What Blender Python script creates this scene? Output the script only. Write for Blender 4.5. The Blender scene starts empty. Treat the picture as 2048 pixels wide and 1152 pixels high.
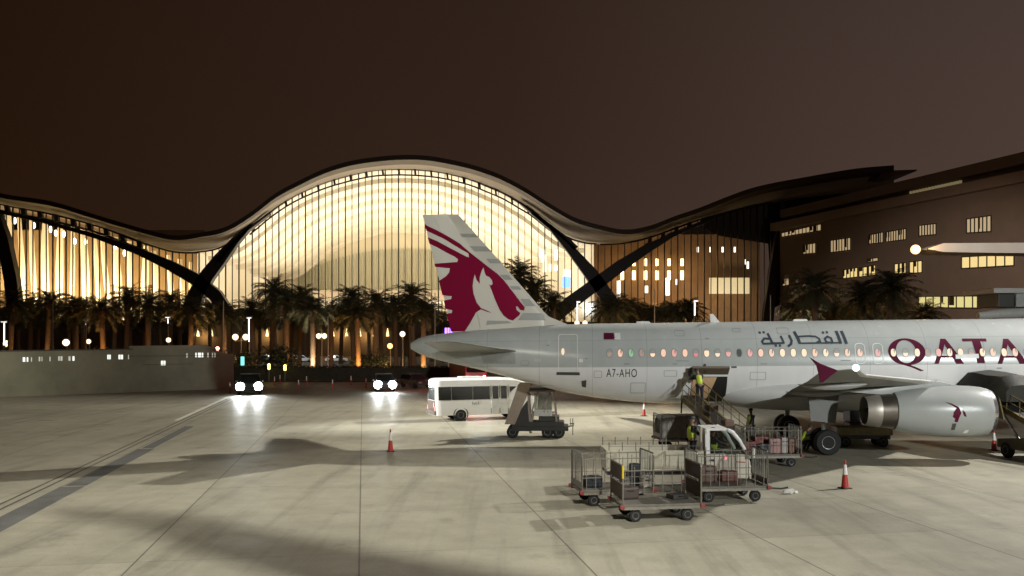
import bpy, bmesh, math, random
import numpy as np
from mathutils import Vector, Matrix
from mathutils.geometry import tessellate_polygon
R = math.radians
SC = bpy.context.scene
COL = SC.collection
rng = random.Random(7)

# ------------------------------------------------------------------ camera
F, HZ, CH = 1800.0, 672.0, 5.45          # focal length (photo px), horizon row, camera height
cam = bpy.data.cameras.new('camera'); cam_o = bpy.data.objects.new('camera', cam); COL.objects.link(cam_o)
cam_o.location = (0, 0, CH); cam_o.rotation_euler = (R(90), 0, 0)
cam.sensor_width = 36.0; cam.lens = F/2048*36.0
cam.shift_y = (HZ-576)/2048.0
cam.clip_start = 0.1; cam.clip_end = 4000
SC.camera = cam_o

# ------------------------------------------------------------------ night sky
world = bpy.data.worlds.new("World"); SC.world = world; world.use_nodes = True
wn, wl = world.node_tree.nodes, world.node_tree.links
wn.clear()
wo = wn.new('ShaderNodeOutputWorld'); bg = wn.new('ShaderNodeBackground')
tc = wn.new('ShaderNodeTexCoord'); sx = wn.new('ShaderNodeSeparateXYZ')
wl.new(tc.outputs['Generated'], sx.inputs[0])
rmp = wn.new('ShaderNodeValToRGB'); mr = wn.new('ShaderNodeMapRange')
mr.inputs['From Min'].default_value = -0.6; mr.inputs['From Max'].default_value = 0.6
wl.new(sx.outputs['X'], mr.inputs['Value']); wl.new(mr.outputs[0], rmp.inputs[0])
cr = rmp.color_ramp
cr.elements[0].position = 0.0; cr.elements[0].color = (.0175, .0064, .0020, 1)
cr.elements[1].position = 1.0; cr.elements[1].color = (.086, .056, .046, 1)
e = cr.elements.new(.5); e.color = (.039, .0215, .0140, 1)
mz = wn.new('ShaderNodeMapRange'); mz.inputs['From Min'].default_value = 0.02; mz.inputs['From Max'].default_value = .42
mz.inputs['To Min'].default_value = 1.0; mz.inputs['To Max'].default_value = .68
wl.new(sx.outputs['Z'], mz.inputs['Value'])
nz = wn.new('ShaderNodeTexNoise'); nz.inputs['Scale'].default_value = 2.2; nz.inputs['Detail'].default_value = 5
wl.new(tc.outputs['Generated'], nz.inputs['Vector'])
nm = wn.new('ShaderNodeMapRange'); nm.inputs['To Min'].default_value = .88; nm.inputs['To Max'].default_value = 1.12
wl.new(nz.outputs['Fac'], nm.inputs['Value'])
mm = wn.new('ShaderNodeMath'); mm.operation = 'MULTIPLY'
wl.new(mz.outputs[0], mm.inputs[0]); wl.new(nm.outputs[0], mm.inputs[1])
wl.new(rmp.outputs[0], bg.inputs['Color']); wl.new(mm.outputs[0], bg.inputs['Strength'])
wl.new(bg.outputs[0], wo.inputs['Surface'])

SC.view_settings.view_transform = 'Standard'; SC.view_settings.look = 'None'
SC.view_settings.exposure = 0; SC.view_settings.gamma = 1
SC.render.engine = 'CYCLES'
SC.cycles.use_denoising = True
SC.cycles.max_bounces = 6; SC.cycles.diffuse_bounces = 3; SC.cycles.transparent_max_bounces = 12
SC.cycles.sample_clamp_indirect = 4.0
SC.cycles.filter_width = 1.5
SC.cycles.caustics_reflective = False; SC.cycles.caustics_refractive = False

# ------------------------------------------------------------------ apron floodlights and added fill lights
def lamp(name, kind, loc, power, col, target=None, radius=.6, angle=150, blend=.6, parent=None):
    l = bpy.data.lights.new(name, kind); l.energy = power; l.color = col
    if kind in ('POINT', 'SPOT'): l.shadow_soft_size = radius
    if kind == 'SPOT': l.spot_size = R(angle); l.spot_blend = blend
    o = bpy.data.objects.new(name, l); COL.objects.link(o); o.location = loc
    if target is not None:
        o.rotation_euler = (Vector(target)-Vector(loc)).to_track_quat('-Z', 'Y').to_euler()
    if parent: o.parent = parent
    return o
MAST = (46.0, 46.0, 30.0); MAST_FAR = (45.6, 78.2, 31.6)
lamp('floodlight_wide', 'SPOT', MAST, 108000, (1, .96, .90), (17, 27, 0), .6, 66, 1)
lamp('floodlight_far', 'SPOT', MAST_FAR, 310000, (1, .95, .83), (-44, 42, 0), .6, 54, .7)
# masts on the camera's side of the apron, then added fill lights
lamp('floodlight_near_right', 'SPOT', (44, -34, 21), 178000, (.96, 1.0, .97), (24, 44, 3), 1.2, 48, 1)
lamp('floodlight_near_high', 'SPOT', (10, -14, 27), 128000, (1, .97, .86), (-3, 16, 0), .8, 42, .9)
lamp('added_fill_fin', 'SPOT', (-30, -38, 22), 60000, (1, .97, .84), (-2, 46.5, 9.5), 1.0, 12, 1)  # added fill spot, only there to brighten the tail fin
lamp('added_fill_bus', 'SPOT', (-55, 34, 18), 360000, (1, 1, .97), (1, 58, 1.5), 1.0, 15, .7)  # added narrow spot that whitens the minibus side, no known lamp
lamp('added_fill_pier', 'SPOT', MAST_FAR, 190000, (1, .84, .70), (87, 176, 6), .6, 34, .8)  # extra fill added to lift the dark pier facade

# ------------------------------------------------------------------ helpers
def W(px, py, d): return Vector(((px-1024)/F*d, d, CH+(HZ-py)/F*d))
def GP(px, py):
    d = CH*F/(py-HZ); return Vector(((px-1024)/F*d, d, 0))

MATS = {}
def mat(name, col, rough=.6, metal=0.0, emis=None, es=0.0, var=.12, vscale=3.0, bump=0.0, spec=.5, rvar=.12):
    if name in MATS: return MATS[name]
    m = bpy.data.materials.new(name); m.use_nodes = True
    n, l = m.node_tree.nodes, m.node_tree.links
    b = n['Principled BSDF']
    b.inputs['Metallic'].default_value = metal
    b.inputs['Specular IOR Level'].default_value = spec
    t = n.new('ShaderNodeTexCoord'); z = n.new('ShaderNodeTexNoise')
    z.inputs['Scale'].default_value = vscale; z.inputs['Detail'].default_value = 6; z.inputs['Roughness'].default_value = .62
    l.new(t.outputs['Object'], z.inputs['Vector'])
    r = n.new('ShaderNodeMapRange'); r.inputs['From Min'].default_value = .25; r.inputs['From Max'].default_value = .75
    r.inputs['To Min'].default_value = 1-var; r.inputs['To Max'].default_value = 1+var
    l.new(z.outputs['Fac'], r.inputs['Value'])
    v = n.new('ShaderNodeVectorMath'); v.operation = 'SCALE'; v.inputs[0].default_value = col[:3]
    l.new(r.outputs[0], v.inputs['Scale']); l.new(v.outputs[0], b.inputs['Base Color'])
    r2 = n.new('ShaderNodeMapRange'); r2.inputs['To Min'].default_value = max(.05, rough-rvar); r2.inputs['To Max'].default_value = min(1, rough+rvar)
    l.new(z.outputs['Fac'], r2.inputs['Value']); l.new(r2.outputs[0], b.inputs['Roughness'])
    if bump:
        bp = n.new('ShaderNodeBump'); bp.inputs['Strength'].default_value = bump; bp.inputs['Distance'].default_value = .05
        l.new(z.outputs['Fac'], bp.inputs['Height']); l.new(bp.outputs[0], b.inputs['Normal'])
    if emis:
        b.inputs['Emission Color'].default_value = (*emis, 1); b.inputs['Emission Strength'].default_value = es
    MATS[name] = m; return m
def glow(name, col, s): return mat(name, (.3, .3, .3), .5, 0, col, s)
def glass(name, tint=(1, 1, 1), mixf=.12, rough=.04):
    if name in MATS: return MATS[name]
    m = bpy.data.materials.new(name); m.use_nodes = True
    n, l = m.node_tree.nodes, m.node_tree.links; n.clear()
    o = n.new('ShaderNodeOutputMaterial'); a = n.new('ShaderNodeBsdfTransparent'); g = n.new('ShaderNodeBsdfGlossy')
    a.inputs['Color'].default_value = (*tint, 1); g.inputs['Roughness'].default_value = rough; g.inputs['Color'].default_value = (.8, .85, .85, 1)
    x = n.new('ShaderNodeMixShader'); x.inputs[0].default_value = mixf
    l.new(a.outputs[0], x.inputs[1]); l.new(g.outputs[0], x.inputs[2]); l.new(x.outputs[0], o.inputs[0])
    MATS[name] = m; return m

class MB:
    def __init__(s): s.v = []; s.f = []
    def add(s, vs, fs):
        k = len(s.v); s.v += [tuple(v) for v in vs]; s.f += [tuple(i+k for i in f) for f in fs]; return s
    def box(s, c, d, rz=0, M=None):
        x, y, z = (q/2 for q in d); co, si = math.cos(rz), math.sin(rz)
        vs = []
        for i in (-1, 1):
            for j in (-1, 1):
                for k in (-1, 1):
                    p = Vector((i*x, j*y, k*z))
                    if M is not None: p = M @ p
                    else: p = Vector((p.x*co-p.y*si, p.x*si+p.y*co, p.z))
                    vs.append(p+Vector(c))
        return s.add(vs, [(0,1,3,2),(4,6,7,5),(0,4,5,1),(2,3,7,6),(0,2,6,4),(1,5,7,3)])
    def bar(s, a, b, w, h=None, up=(0, 0, 1)):
        h = w if h is None else h
        a, b = Vector(a), Vector(b); d = (b-a).normalized(); u = Vector(up)
        if abs(d.dot(u)) > .98: u = Vector((0, 1, 0))
        r = d.cross(u).normalized(); u = r.cross(d)
        vs = [p+r*(i*w/2)+u*(j*h/2) for p in (a, b) for i, j in ((-1,-1),(1,-1),(1,1),(-1,1))]
        return s.add(vs, [(0,3,2,1),(4,5,6,7),(0,1,5,4),(1,2,6,5),(2,3,7,6),(3,0,4,7)])
    def tube(s, pts, r, n=8, cap=True):
        pts = [Vector(p) for p in pts]; rs = r if isinstance(r, (list, tuple)) else [r]*len(pts)
        rings = []
        for i, p in enumerate(pts):
            d = (pts[min(i+1, len(pts)-1)]-pts[max(i-1, 0)]).normalized()
            u = Vector((0, 0, 1)) if abs(d.z) < .95 else Vector((0, 1, 0))
            a = d.cross(u).normalized(); b = d.cross(a)
            rings.append([p+(a*math.cos(2*math.pi*k/n)+b*math.sin(2*math.pi*k/n))*rs[i] for k in range(n)])
        return s.loft(rings, cap)
    def loft(s, rings, cap=True, close=True):
        n = len(rings[0]); vs = [p for q in rings for p in q]; fs = []
        for i in range(len(rings)-1):
            for k in range(n if close else n-1):
                k2 = (k+1) % n
                fs.append((i*n+k, i*n+k2, (i+1)*n+k2, (i+1)*n+k))
        if cap: fs += [tuple(reversed(range(n))), tuple((len(rings)-1)*n+k for k in range(n))]
        return s.add(vs, fs)
    def lathe(s, prof, c=(0, 0, 0), axis='z', n=24, cap=True):
        rings = []
        for r, h in prof:
            ring = []
            for k in range(n):
                a = 2*math.pi*k/n; x, y = r*math.cos(a), r*math.sin(a)
                p = {'z': (x, y, h), 'x': (h, x, y), 'y': (y, h, x)}[axis]
                ring.append(Vector(p)+Vector(c))
            rings.append(ring)
        return s.loft(rings, cap)
    def prism(s, pts, ext):              # planar polygon (3D points) pushed along ext
        n = len(pts); e = Vector(ext); vs = [Vector(p) for p in pts]+[Vector(p)+e for p in pts]
        fs = [tuple(range(n)), tuple(reversed(range(n, 2*n)))]+[((i+1) % n, i, n+i, n+(i+1) % n) for i in range(n)]
        return s.add(vs, fs)
    def sphere(s, c, r, n=12, m=8, sc=(1, 1, 1)):
        prof = [(max(.001, math.sin(math.pi*i/m))*r, -math.cos(math.pi*i/m)*r) for i in range(m+1)]
        k = len(s.v); s.lathe(prof, (0, 0, 0), 'z', n)
        s.v[k:] = [(v[0]*sc[0]+c[0], v[1]*sc[1]+c[1], v[2]*sc[2]+c[2]) for v in s.v[k:]]
        return s
    def build(s, name, m, parent=None, smooth=False, bevel=0, loc=None):
        me = bpy.data.meshes.new(name); me.from_pydata(s.v, [], s.f)
        bm = bmesh.new(); bm.from_mesh(me)
        if bevel:
            ed = [e for e in bm.edges if len(e.link_faces) == 2 and e.calc_face_angle(0) > .6]
            bmesh.ops.bevel(bm, geom=ed, offset=bevel, segments=2, affect='EDGES', profile=.6)
        bmesh.ops.recalc_face_normals(bm, faces=bm.faces)
        bm.to_mesh(me); bm.free()
        if smooth:
            me.polygons.foreach_set('use_smooth', [True]*len(me.polygons))
            try: me.set_sharp_from_angle(angle=R(40))
            except Exception: pass
        me.materials.append(m)
        o = bpy.data.objects.new(name, me); COL.objects.link(o)
        if parent: o.parent = parent
        if loc is not None: o.location = loc
        return o

def tag(o, label=None, cat=None, group=None, kind=None):
    if label: o['label'] = label
    if cat: o['category'] = cat
    if group: o['group'] = group
    if kind: o['kind'] = kind
    return o
def thing(name, label, cat, loc=(0, 0, 0), rz=0, group=None):
    o = bpy.data.objects.new(name, None); COL.objects.link(o); o.empty_display_size = .3
    o.location = loc; o.rotation_euler = (0, 0, rz)
    return tag(o, label, cat, group)
def copy_tree(o, parent=None):
    c = o.copy(); COL.objects.link(c)
    c.parent = parent
    for ch in o.children: copy_tree(ch, c)
    return c
def dup(o, label, loc, rz=0, sc=None):
    c = copy_tree(o); c['label'] = label; c.location = loc; c.rotation_euler = (0, 0, rz)
    if sc: c.scale = sc
    return c
def struct(o): o['kind'] = 'structure'; return o
def wheel(parent, c, r, w, axis='y', name='wheel', hubcol=None):
    m = MB(); x = w/2
    m.lathe([(r*.55, -x), (r*.9, -x), (r, -x*.6), (r, x*.6), (r*.9, x), (r*.55, x)], (0, 0, 0), axis, 20)
    t = m.build(name, mat('tyre_rubber', (.012, .012, .012), .85), parent, True, loc=c)
    h = MB().lathe([(r*.56, -x*.9), (r*.5, -x*1.02), (r*.18, -x*.75), (r*.18, x*.75), (r*.5, x*1.02), (r*.56, x*.9)], (0, 0, 0), axis, 16)
    h.build('rim', hubcol or mat('wheel_rim', (.35, .35, .34), .45, .5), t, True)
    return t
def interp(pts, xs):
    p = sorted(pts); px = np.array([q[0] for q in p], float); py = np.array([q[1] for q in p], float)
    # monotone-ish cubic (Catmull tangents)
    m = np.gradient(py, px); xs = np.asarray(xs, float); i = np.clip(np.searchsorted(px, xs)-1, 0, len(px)-2)
    h = px[i+1]-px[i]; t = (xs-px[i])/h
    return ((2*t**3-3*t**2+1)*py[i]+(t**3-2*t**2+t)*h*m[i]+(-2*t**3+3*t**2)*py[i+1]+(t**3-t**2)*h*m[i+1])
# ------------------------------------------------------------------ ground
def concrete():
    m = bpy.data.materials.new('apron_concrete'); m.use_nodes = True
    n, l = m.node_tree.nodes, m.node_tree.links; b = n['Principled BSDF']
    g = n.new('ShaderNodeNewGeometry'); mp = n.new('ShaderNodeMapping'); l.new(g.outputs['Position'], mp.inputs['Vector'])
    mp.inputs['Rotation'].default_value = (0, 0, R(-9.4))
    # slab joints sit on the line through the photo's long joint
    a = R(9.4); p0 = GP(718, 1152); q = GP(325, 905)
    rot = lambda p: (p.x*math.cos(a)+p.y*math.sin(a), -p.x*math.sin(a)+p.y*math.cos(a))
    S = 5.33
    sep = n.new('ShaderNodeSeparateXYZ'); l.new(mp.outputs[0], sep.inputs[0])
    def M(op, x, y=None, z=None):
        k = n.new('ShaderNodeMath'); k.operation = op
        for i, w in enumerate((x, y, z)):
            if w is None: continue
            if isinstance(w, (int, float)): k.inputs[i].default_value = w
            else: l.new(w, k.inputs[i])
        return k.outputs[0]
    return m, n, l, b, sep, M, S
def make_concrete():
    m, n, l, b, sep, M, S = concrete()
    a = R(9.4); co, si = math.cos(a), math.sin(a)
    p0 = GP(718, 1152); q = GP(325, 905)
    ux = lambda p: p.x*co+p.y*si
    uy = lambda p: -p.x*si+p.y*co
    # across-joint and along-joint coordinates
    g = n.new('ShaderNodeNewGeometry'); sp = n.new('ShaderNodeSeparateXYZ'); l.new(g.outputs['Position'], sp.inputs[0])
    U = M('ADD', M('MULTIPLY', sp.outputs['X'], co), M('MULTIPLY', sp.outputs['Y'], si))
    V = M('ADD', M('MULTIPLY', sp.outputs['X'], -si), M('MULTIPLY', sp.outputs['Y'], co))
    nzw = n.new('ShaderNodeTexNoise'); nzw.inputs['Scale'].default_value = .6; l.new(g.outputs['Position'], nzw.inputs['Vector'])
    U = M('DIVIDE', M('SUBTRACT', U, ux(p0)), S); V = M('DIVIDE', M('SUBTRACT', V, uy(q)), S)
    def joint(c, w):
        fr = M('ABSOLUTE', M('SUBTRACT', M('FRACT', M('ADD', c, .5)), .5))
        return M('MULTIPLY', M('LESS_THAN', fr, w), 1.0)
    cid = n.new('ShaderNodeCombineXYZ'); l.new(M('FLOOR', U), cid.inputs[0]); l.new(M('FLOOR', V), cid.inputs[1])
    wn_ = n.new('ShaderNodeTexWhiteNoise'); l.new(cid.outputs[0], wn_.inputs['Vector'])
    def noise(sc, det=5, rough=.6, stretch=None):
        z = n.new('ShaderNodeTexNoise'); z.inputs['Scale'].default_value = sc; z.inputs['Detail'].default_value = det; z.inputs['Roughness'].default_value = rough
        if stretch:
            mp = n.new('ShaderNodeMapping'); mp.inputs['Rotation'].default_value = (0, 0, R(-9.4) if stretch[2] else 0); mp.inputs['Scale'].default_value = (stretch[0], stretch[1], 1)
            l.new(g.outputs['Position'], mp.inputs['Vector']); l.new(mp.outputs[0], z.inputs['Vector'])
        else: l.new(g.outputs['Position'], z.inputs['Vector'])
        return z.outputs['Fac']
    def rng_(x, a0, a1, b0, b1):
        r = n.new('ShaderNodeMapRange'); l.new(x, r.inputs['Value'])
        for k, v in zip(('From Min', 'From Max', 'To Min', 'To Max'), (a0, a1, b0, b1)): r.inputs[k].default_value = v
        return r.outputs[0]
    f = M('MULTIPLY', rng_(noise(.09), .3, .7, .80, 1.16), rng_(noise(.9, 8, .7), .3, .7, .86, 1.12))
    f = M('MULTIPLY', f, rng_(noise(14, 3), .3, .7, .94, 1.06))
    f = M('MULTIPLY', f, rng_(wn_.outputs['Value'], 0, 1, .93, 1.06))
    f = M('MULTIPLY', f, rng_(noise(.5, 4, .6, (2.6, .16, True)), .50, .8, 1.0, .62))      # tyre-dragged grime along the lanes
    f = M('MULTIPLY', f, rng_(noise(.35, 6, .65), .60, .74, 1.0, .66))                    # oil spots
    f = M('MULTIPLY', f, rng_(noise(.42, 7, .7, (1.0, .5, False)), .66, .74, 1.0, 1.22))   # pale scuffs
    jn = M('MAXIMUM', joint(U, .0042), M('MULTIPLY', joint(V, .0045), .45))
    f = M('MULTIPLY', f, M('SUBTRACT', 1.0, M('MULTIPLY', jn, .55)))
    v = n.new('ShaderNodeVectorMath'); v.operation = 'SCALE'; v.inputs[0].default_value = (.36, .341, .268)
    l.new(f, v.inputs['Scale']); l.new(v.outputs[0], b.inputs['Base Color'])
    l.new(rng_(noise(.7, 6), .3, .7, .42, .62), b.inputs['Roughness'])
    b.inputs['Specular IOR Level'].default_value = .35
    bp = n.new('ShaderNodeBump'); bp.inputs['Strength'].default_value = .25; bp.inputs['Distance'].default_value = .02
    l.new(noise(9, 5), bp.inputs['Height']); l.new(bp.outputs[0], b.inputs['Normal'])
    return m
gm = make_concrete()
struct(MB().add([(-420, -120, 0), (420, -120, 0), (420, 470, 0), (-420, 470, 0)], [(0, 1, 2, 3)]).build('apron', gm))
soil = mat('planting_soil', (.045, .036, .022), .95, var=.4, vscale=.5)
struct(MB().add([(-300, 106, .004), (60, 106, .004), (60, 236, .004), (-300, 236, .004)], [(0, 1, 2, 3)]).build('planting_ground', soil))
# asphalt-filled trench strip and thin rail grooves crossing the apron at the left
a = R(9.4); jd = Vector((-math.sin(a), math.cos(a), 0)); jx = Vector((math.cos(a), math.sin(a), 0))
def strip(u0, u1, v0, v1, z):
    o = GP(718, 1152)
    return [o+jx*u0+jd*v0+Vector((0, 0, z)), o+jx*u1+jd*v0+Vector((0, 0, z)), o+jx*u1+jd*v1+Vector((0, 0, z)), o+jx*u0+jd*v1+Vector((0, 0, z))]
sm = MB()
sm.add(strip(-10.7, -9.85, -12, 14.0, .004), [(0, 1, 2, 3)]); sm.add(strip(-10.6, -9.85, 14.15, 25, .004), [(0, 1, 2, 3)]); sm.add(strip(-10.5, -9.95, 25.2, 36, .004), [(0, 1, 2, 3)])
struct(sm.build('asphalt_strip', mat('asphalt_fill', (.125, .128, .12), .75, var=.3, vscale=1.2)))
rl = MB()
for u in (-11.55, -11.2): rl.add(strip(u, u+.1, -14, 60, .004), [(0, 1, 2, 3)])
struct(rl.build('trench_groove', mat('groove_dark', (.10, .095, .08), .6, var=.3)))
ln = MB(); ln.add(strip(-11.95, -11.65, 40, 62, .004), [(0, 1, 2, 3)])
struct(ln.build('lane_marking', mat('worn_white_paint', (.62, .6, .52), .7, var=.3, vscale=2)))

# ------------------------------------------------------------------ terminal
YF = 240.0; SF = YF/F
def T(px, py, y=YF): return Vector(((px-1024)*SF, y, CH+(HZ-py)*SF))      # facade-plane point, pushed to depth y
roof_top = [(-420, 330), (-250, 322), (-100, 352), (0, 386), (100, 402), (200, 432), (250, 447), (300, 461), (350, 471), (400, 465), (450, 454), (500, 425), (550, 387), (600, 360), (650, 337), (700, 322), (750, 314), (800, 310), (850, 311), (900, 319), (950, 331), (1000, 349), (1050, 375), (1100, 407), (1150, 435), (1200, 450), (1250, 459), (1300, 451), (1350, 432), (1400, 415), (1450, 395), (1500, 377), (1550, 365), (1600, 356), (1650, 347), (1712, 337), (1791, 330)]
glass_top = [(-420, 350), (-250, 345), (-100, 378), (0, 407), (100, 427), (200, 453), (295, 488), (350, 503), (400, 504), (437, 497), (470, 480), (510, 450), (535, 429), (562, 409), (590, 392), (622, 377), (652, 365), (685, 355), (717, 347), (750, 341), (782, 339), (815, 339), (850, 341), (882, 345), (914, 352), (945, 361), (977, 374), (1007, 387), (1036, 404), (1064, 421), (1090, 442), (1130, 472), (1165, 485), (1212, 488), (1260, 484), (1300, 474), (1350, 456), (1400, 438), (1450, 425), (1500, 413), (1550, 403), (1600, 394), (1650, 388), (1712, 382), (1770, 378)]
term = thing('airport_terminal', 'long terminal hall with a wave-shaped roof and brightly lit glass arch', 'terminal building')
dark = mat('dark_steel', (.018, .015, .013), .5, .2, var=.2)
bronze = mat('roof_bronze', (.10, .070, .045), .55, .1, var=.2, vscale=.2)
soff = mat('soffit_cream', (.46, .40, .31), .7, var=.12, vscale=.15)
YR = 224.0; SR = YR/F
xs = list(range(-420, 1792, 12))
zt = interp(roof_top, xs); zg = interp(glass_top, xs)
# the overhanging roof: fascia at YR, soffit back to the facade, top surface running far behind
fas = MB(); so = MB(); tp = MB()
fr_t = [Vector(((x-1024)*SR, YR, CH+(HZ-y)*SR)) for x, y in zip(xs, zt)]
fr_b = [p+Vector((0, .25, -1.15)) for p in fr_t]
lip = [Vector((p.x*(YR+8)/YR, YR+8.0, p.z+.25)) for p in fr_b]
gl = [Vector((p.x*(YF+1.5)/YR, YF+1.5, CH+(HZ-y)*SF)) for p, y in zip(fr_t, zg)]
back = [Vector((p.x*(YF+140)/YR, YF+140, p.z+3)) for p in fr_t]   # the wave runs back in line with the hall
n = len(xs)
def sheet(mb, A, B): mb.add(A+B, [(i, i+1, n+i+1, n+i) for i in range(n-1)])
sheet(fas, fr_t, fr_b); sheet(so, lip, gl)
under = MB(); sheet(under, fr_b, lip)
sheet(tp, fr_t, back)
tp.build('roof', bronze, term, True); fas.build('roof_fascia', mat('fascia_dark', (.045, .03, .02), .5, .3), term, True)
under.build('roof_edge_soffit', mat('edge_soffit', (.12, .095, .062), .65), term, True); so.build('roof_soffit', soff, term, True)

# thin pointed tip where the right roof sweep ends
MB().prism([Vector(((px-1024)*SR, YR+3, CH+(HZ-py)*SR)) for px, py in ((1770, 337), (1846, 334.5), (1843, 338), (1800, 347), (1770, 348))], (0, 18, 0)).build('roof_tip', bronze, term)

# mullions, glass, arch ribs
mu = MB(); x = -400
k = 0
while x < 1545:
    w = .15 if k % 2 else .27
    zt0 = CH+(HZ-float(interp(glass_top, [x])[0]))*SF
    mu.box(((x-1024)*SF, YF+.1, zt0/2), (w, .5, zt0)); x += 13.3; k += 1
mu.build('mullion_grid', dark, term)
gx = [x for x in xs if x <= 1545]; gz = interp(glass_top, gx)
gb = MB(); A = [T(x, y, YF+.4) for x, y in zip(gx, gz)]; B = [Vector((p.x, p.y, 0)) for p in A]; n = len(gx)
gb.add(A+B, [(i, i+1, n+i+1, n+i) for i in range(n-1)])
gb.build('facade_glass', glass('facade_glass', (.97, .98, .95), .05), term)
def ribbon(name, off, r, x0, x1, y=YF-.3):
    q = np.arange(x0, x1+.1, 6.0); zz = interp(glass_top, q)
    MB().tube([T(a_, b_+off, y) for a_, b_ in zip(q, zz)], r, 6).build(name, dark, term, True)
ribbon('arch_rib', 0, .22, 395, 1195); ribbon('arch_rib', 11.5, .22, 500, 1100)
ribbon('arch_rib', 1, .28, -400, 400); ribbon('arch_rib', 14, .34, -400, 300)
ribbon('arch_rib', 1, .25, 1200, 1540); ribbon('arch_rib', 12, .25, 1290, 1420)
def tbar(a, b, w): MB().bar(a, b, w).build('clerestory_post', dark, term)
for i, x in enumerate(np.arange(508, 1095, 32.2)):
    y = float(interp(glass_top, [x])[0]); tbar(T(x, y, YF-.5), T(x+1.5, y+11.5, YF-.5), .5)
for x in np.arange(-380, 300, 33):
    y = float(interp(glass_top, [x])[0]); tbar(T(x, y, YF-.5), T(x+2, y+14, YF-.5), 1.1)
for x in np.arange(1300, 1420, 26):
    y = float(interp(glass_top, [x])[0]); tbar(T(x, y, YF-.5), T(x-2, y+12, YF-.5), .9)
# cross beams where the arches spring
def leg(pts, ws):
    pts3 = [T(a_, b_, YF-3.2) for a_, b_ in pts]
    m = MB(); rings = []
    for i, p in enumerate(pts3):
        d = (pts3[min(i+1, len(pts3)-1)]-pts3[max(i-1, 0)]).normalized(); s_ = Vector((-d.z, 0, d.x))*ws[i]/2; q = Vector((0, 1.1, 0))
        rings.append([p+s_-q, p+s_+q, p-s_+q, p-s_-q])
    m.loft(rings).build('support_leg', dark, term, True)
leg([(512, 452), (480, 484), (450, 520), (425, 552), (402, 590), (385, 640), (378, 700)], [.9, 2.0, 3.2, 3.6, 4.0, 4.4, 4.6])
leg([(545, 432), (505, 462), (475, 490), (445, 525)], [.5, .7, .9, 1.2])
leg([(-120, 396), (0, 424), (100, 446), (200, 474), (290, 506), (350, 533), (400, 560), (440, 592), (470, 640)], [.8, .8, .9, 1.2, 1.8, 2.6, 3.2, 3.4, 3.6])
leg([(1064, 430), (1100, 458), (1140, 502), (1180, 550), (1215, 600), (1240, 660)], [.8, 1.2, 2.2, 3.4, 3.8, 4.0])
leg([(1040, 410), (1085, 446), (1130, 480), (1150, 500)], [.4, .8, 1.2, 1.4])
leg([(1440, 432), (1390, 452), (1340, 473), (1285, 503), (1235, 536), (1185, 573), (1140, 606), (1100, 640)], [.7, .9, 1.2, 2.4, 3.2, 3.4, 3.6, 3.6])
leg([(1557, 405), (1550, 470), (1540, 540), (1530, 620), (1524, 690)], [1.1, 1.6, 2.2, 2.6, 2.8])
leg([(5, 425), (22, 480), (38, 560), (46, 640)], [2.2, 3.0, 3.4, 3.6])
leg([(-60, 420), (-30, 500), (-5, 600)], [1.2, 1.4, 1.6])
# central hall behind the glass: a barrel vault with ribs, an end wall and a mezzanine front
cream = mat('vault_cream', (.84, .78, .64), .75, var=.05, vscale=.12)
vx = [x for x in range(392, 1198, 14)]; vz = list(interp(glass_top, vx)); vx = [390]+vx+[vx[-1]+2]; vz = [690]+vz+[690]
def TV(px, py, y):                  # the hall runs back at an angle and narrows: its outline shrinks about the axis
    k = 1-.40*(y-YF)/97.0; return W(810+(px-810)*k, 640+(py-640)*k, y)
va = MB(); rings = []
y = YF+1.6; yb = 337.0
while y < yb:
    for dy, drop in ((0, 0), (12.6, 0), (12.7, 1.3), (15.9, 1.3)):
        yy = min(yb, y+dy); rings.append([TV(px, py, yy)-Vector((0, 0, drop)) for px, py in zip(vx, vz)])
    y += 16
va.loft(rings, False, False).build('hall_vault', cream, term, True)
A = [TV(px, py-1, yb) for px, py in zip(vx, vz)]; B = [Vector((p.x, yb, 0)) for p in A]; n = len(vx)
MB().add(A+B, [(i, i+1, n+i+1, n+i) for i in range(n-1)]).build('hall_end_wall', mat('end_wall', (.70, .64, .49), .8, var=.08, vscale=.1), term)
es = MB(); rr = random.Random(8)
for px in np.arange(600, 1010, 6.6):
    t_ = W(px, 497+.0011*(px-810)**2, yb-.6); es.box((t_.x, yb-.6, t_.z/2+6), (rr.uniform(.25, .6), .5, t_.z-12))
es.build('end_wall_fins', mat('fin_green', (.42, .42, .31), .7), term)
mz_ = MB(); mz_.box((-36, 300, 19.0), (84, .6, 3.4)); mz_.build('mezzanine_front', mat('mezzanine_panel', (.30, .24, .16), .7), term)
struct_f = MB().box((-30, 290, 8.0), (150, 95, .4)); struct_f.build('hall_floor', mat('hall_floor', (.5, .45, .36), .4), term)
sw = MB()
for i, x in enumerate(np.arange(-78, 26, 5.2)):
    sw.box((x, 300.8, 14.6), (4.7, .3, 5.0))
sw.build('shop_front_lights', glow('shop_glow', (1, .70, .36), .85), term)
def area(name, loc, sx_, sy_, power, col, rot=(0, 0, 0)):
    l = bpy.data.lights.new(name, 'AREA'); l.shape = 'RECTANGLE'; l.size = sx_; l.size_y = sy_; l.energy = power; l.color = col
    o = bpy.data.objects.new(name, l); COL.objects.link(o); o.location = loc; o.rotation_euler = rot; o.parent = term; return o
area('hall_uplight', (-32, 257, 10), 84, 22, 36000, (1, .87, .72), (R(180), 0, 0))
area('hall_uplight', (-36, 296, 16), 70, 26, 23000, (1, .87, .72), (R(180), 0, 0))
area('hall_uplight', (-38, 325, 16), 56, 10, 9000, (1, .84, .62), (R(205), 0, 0))
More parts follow.
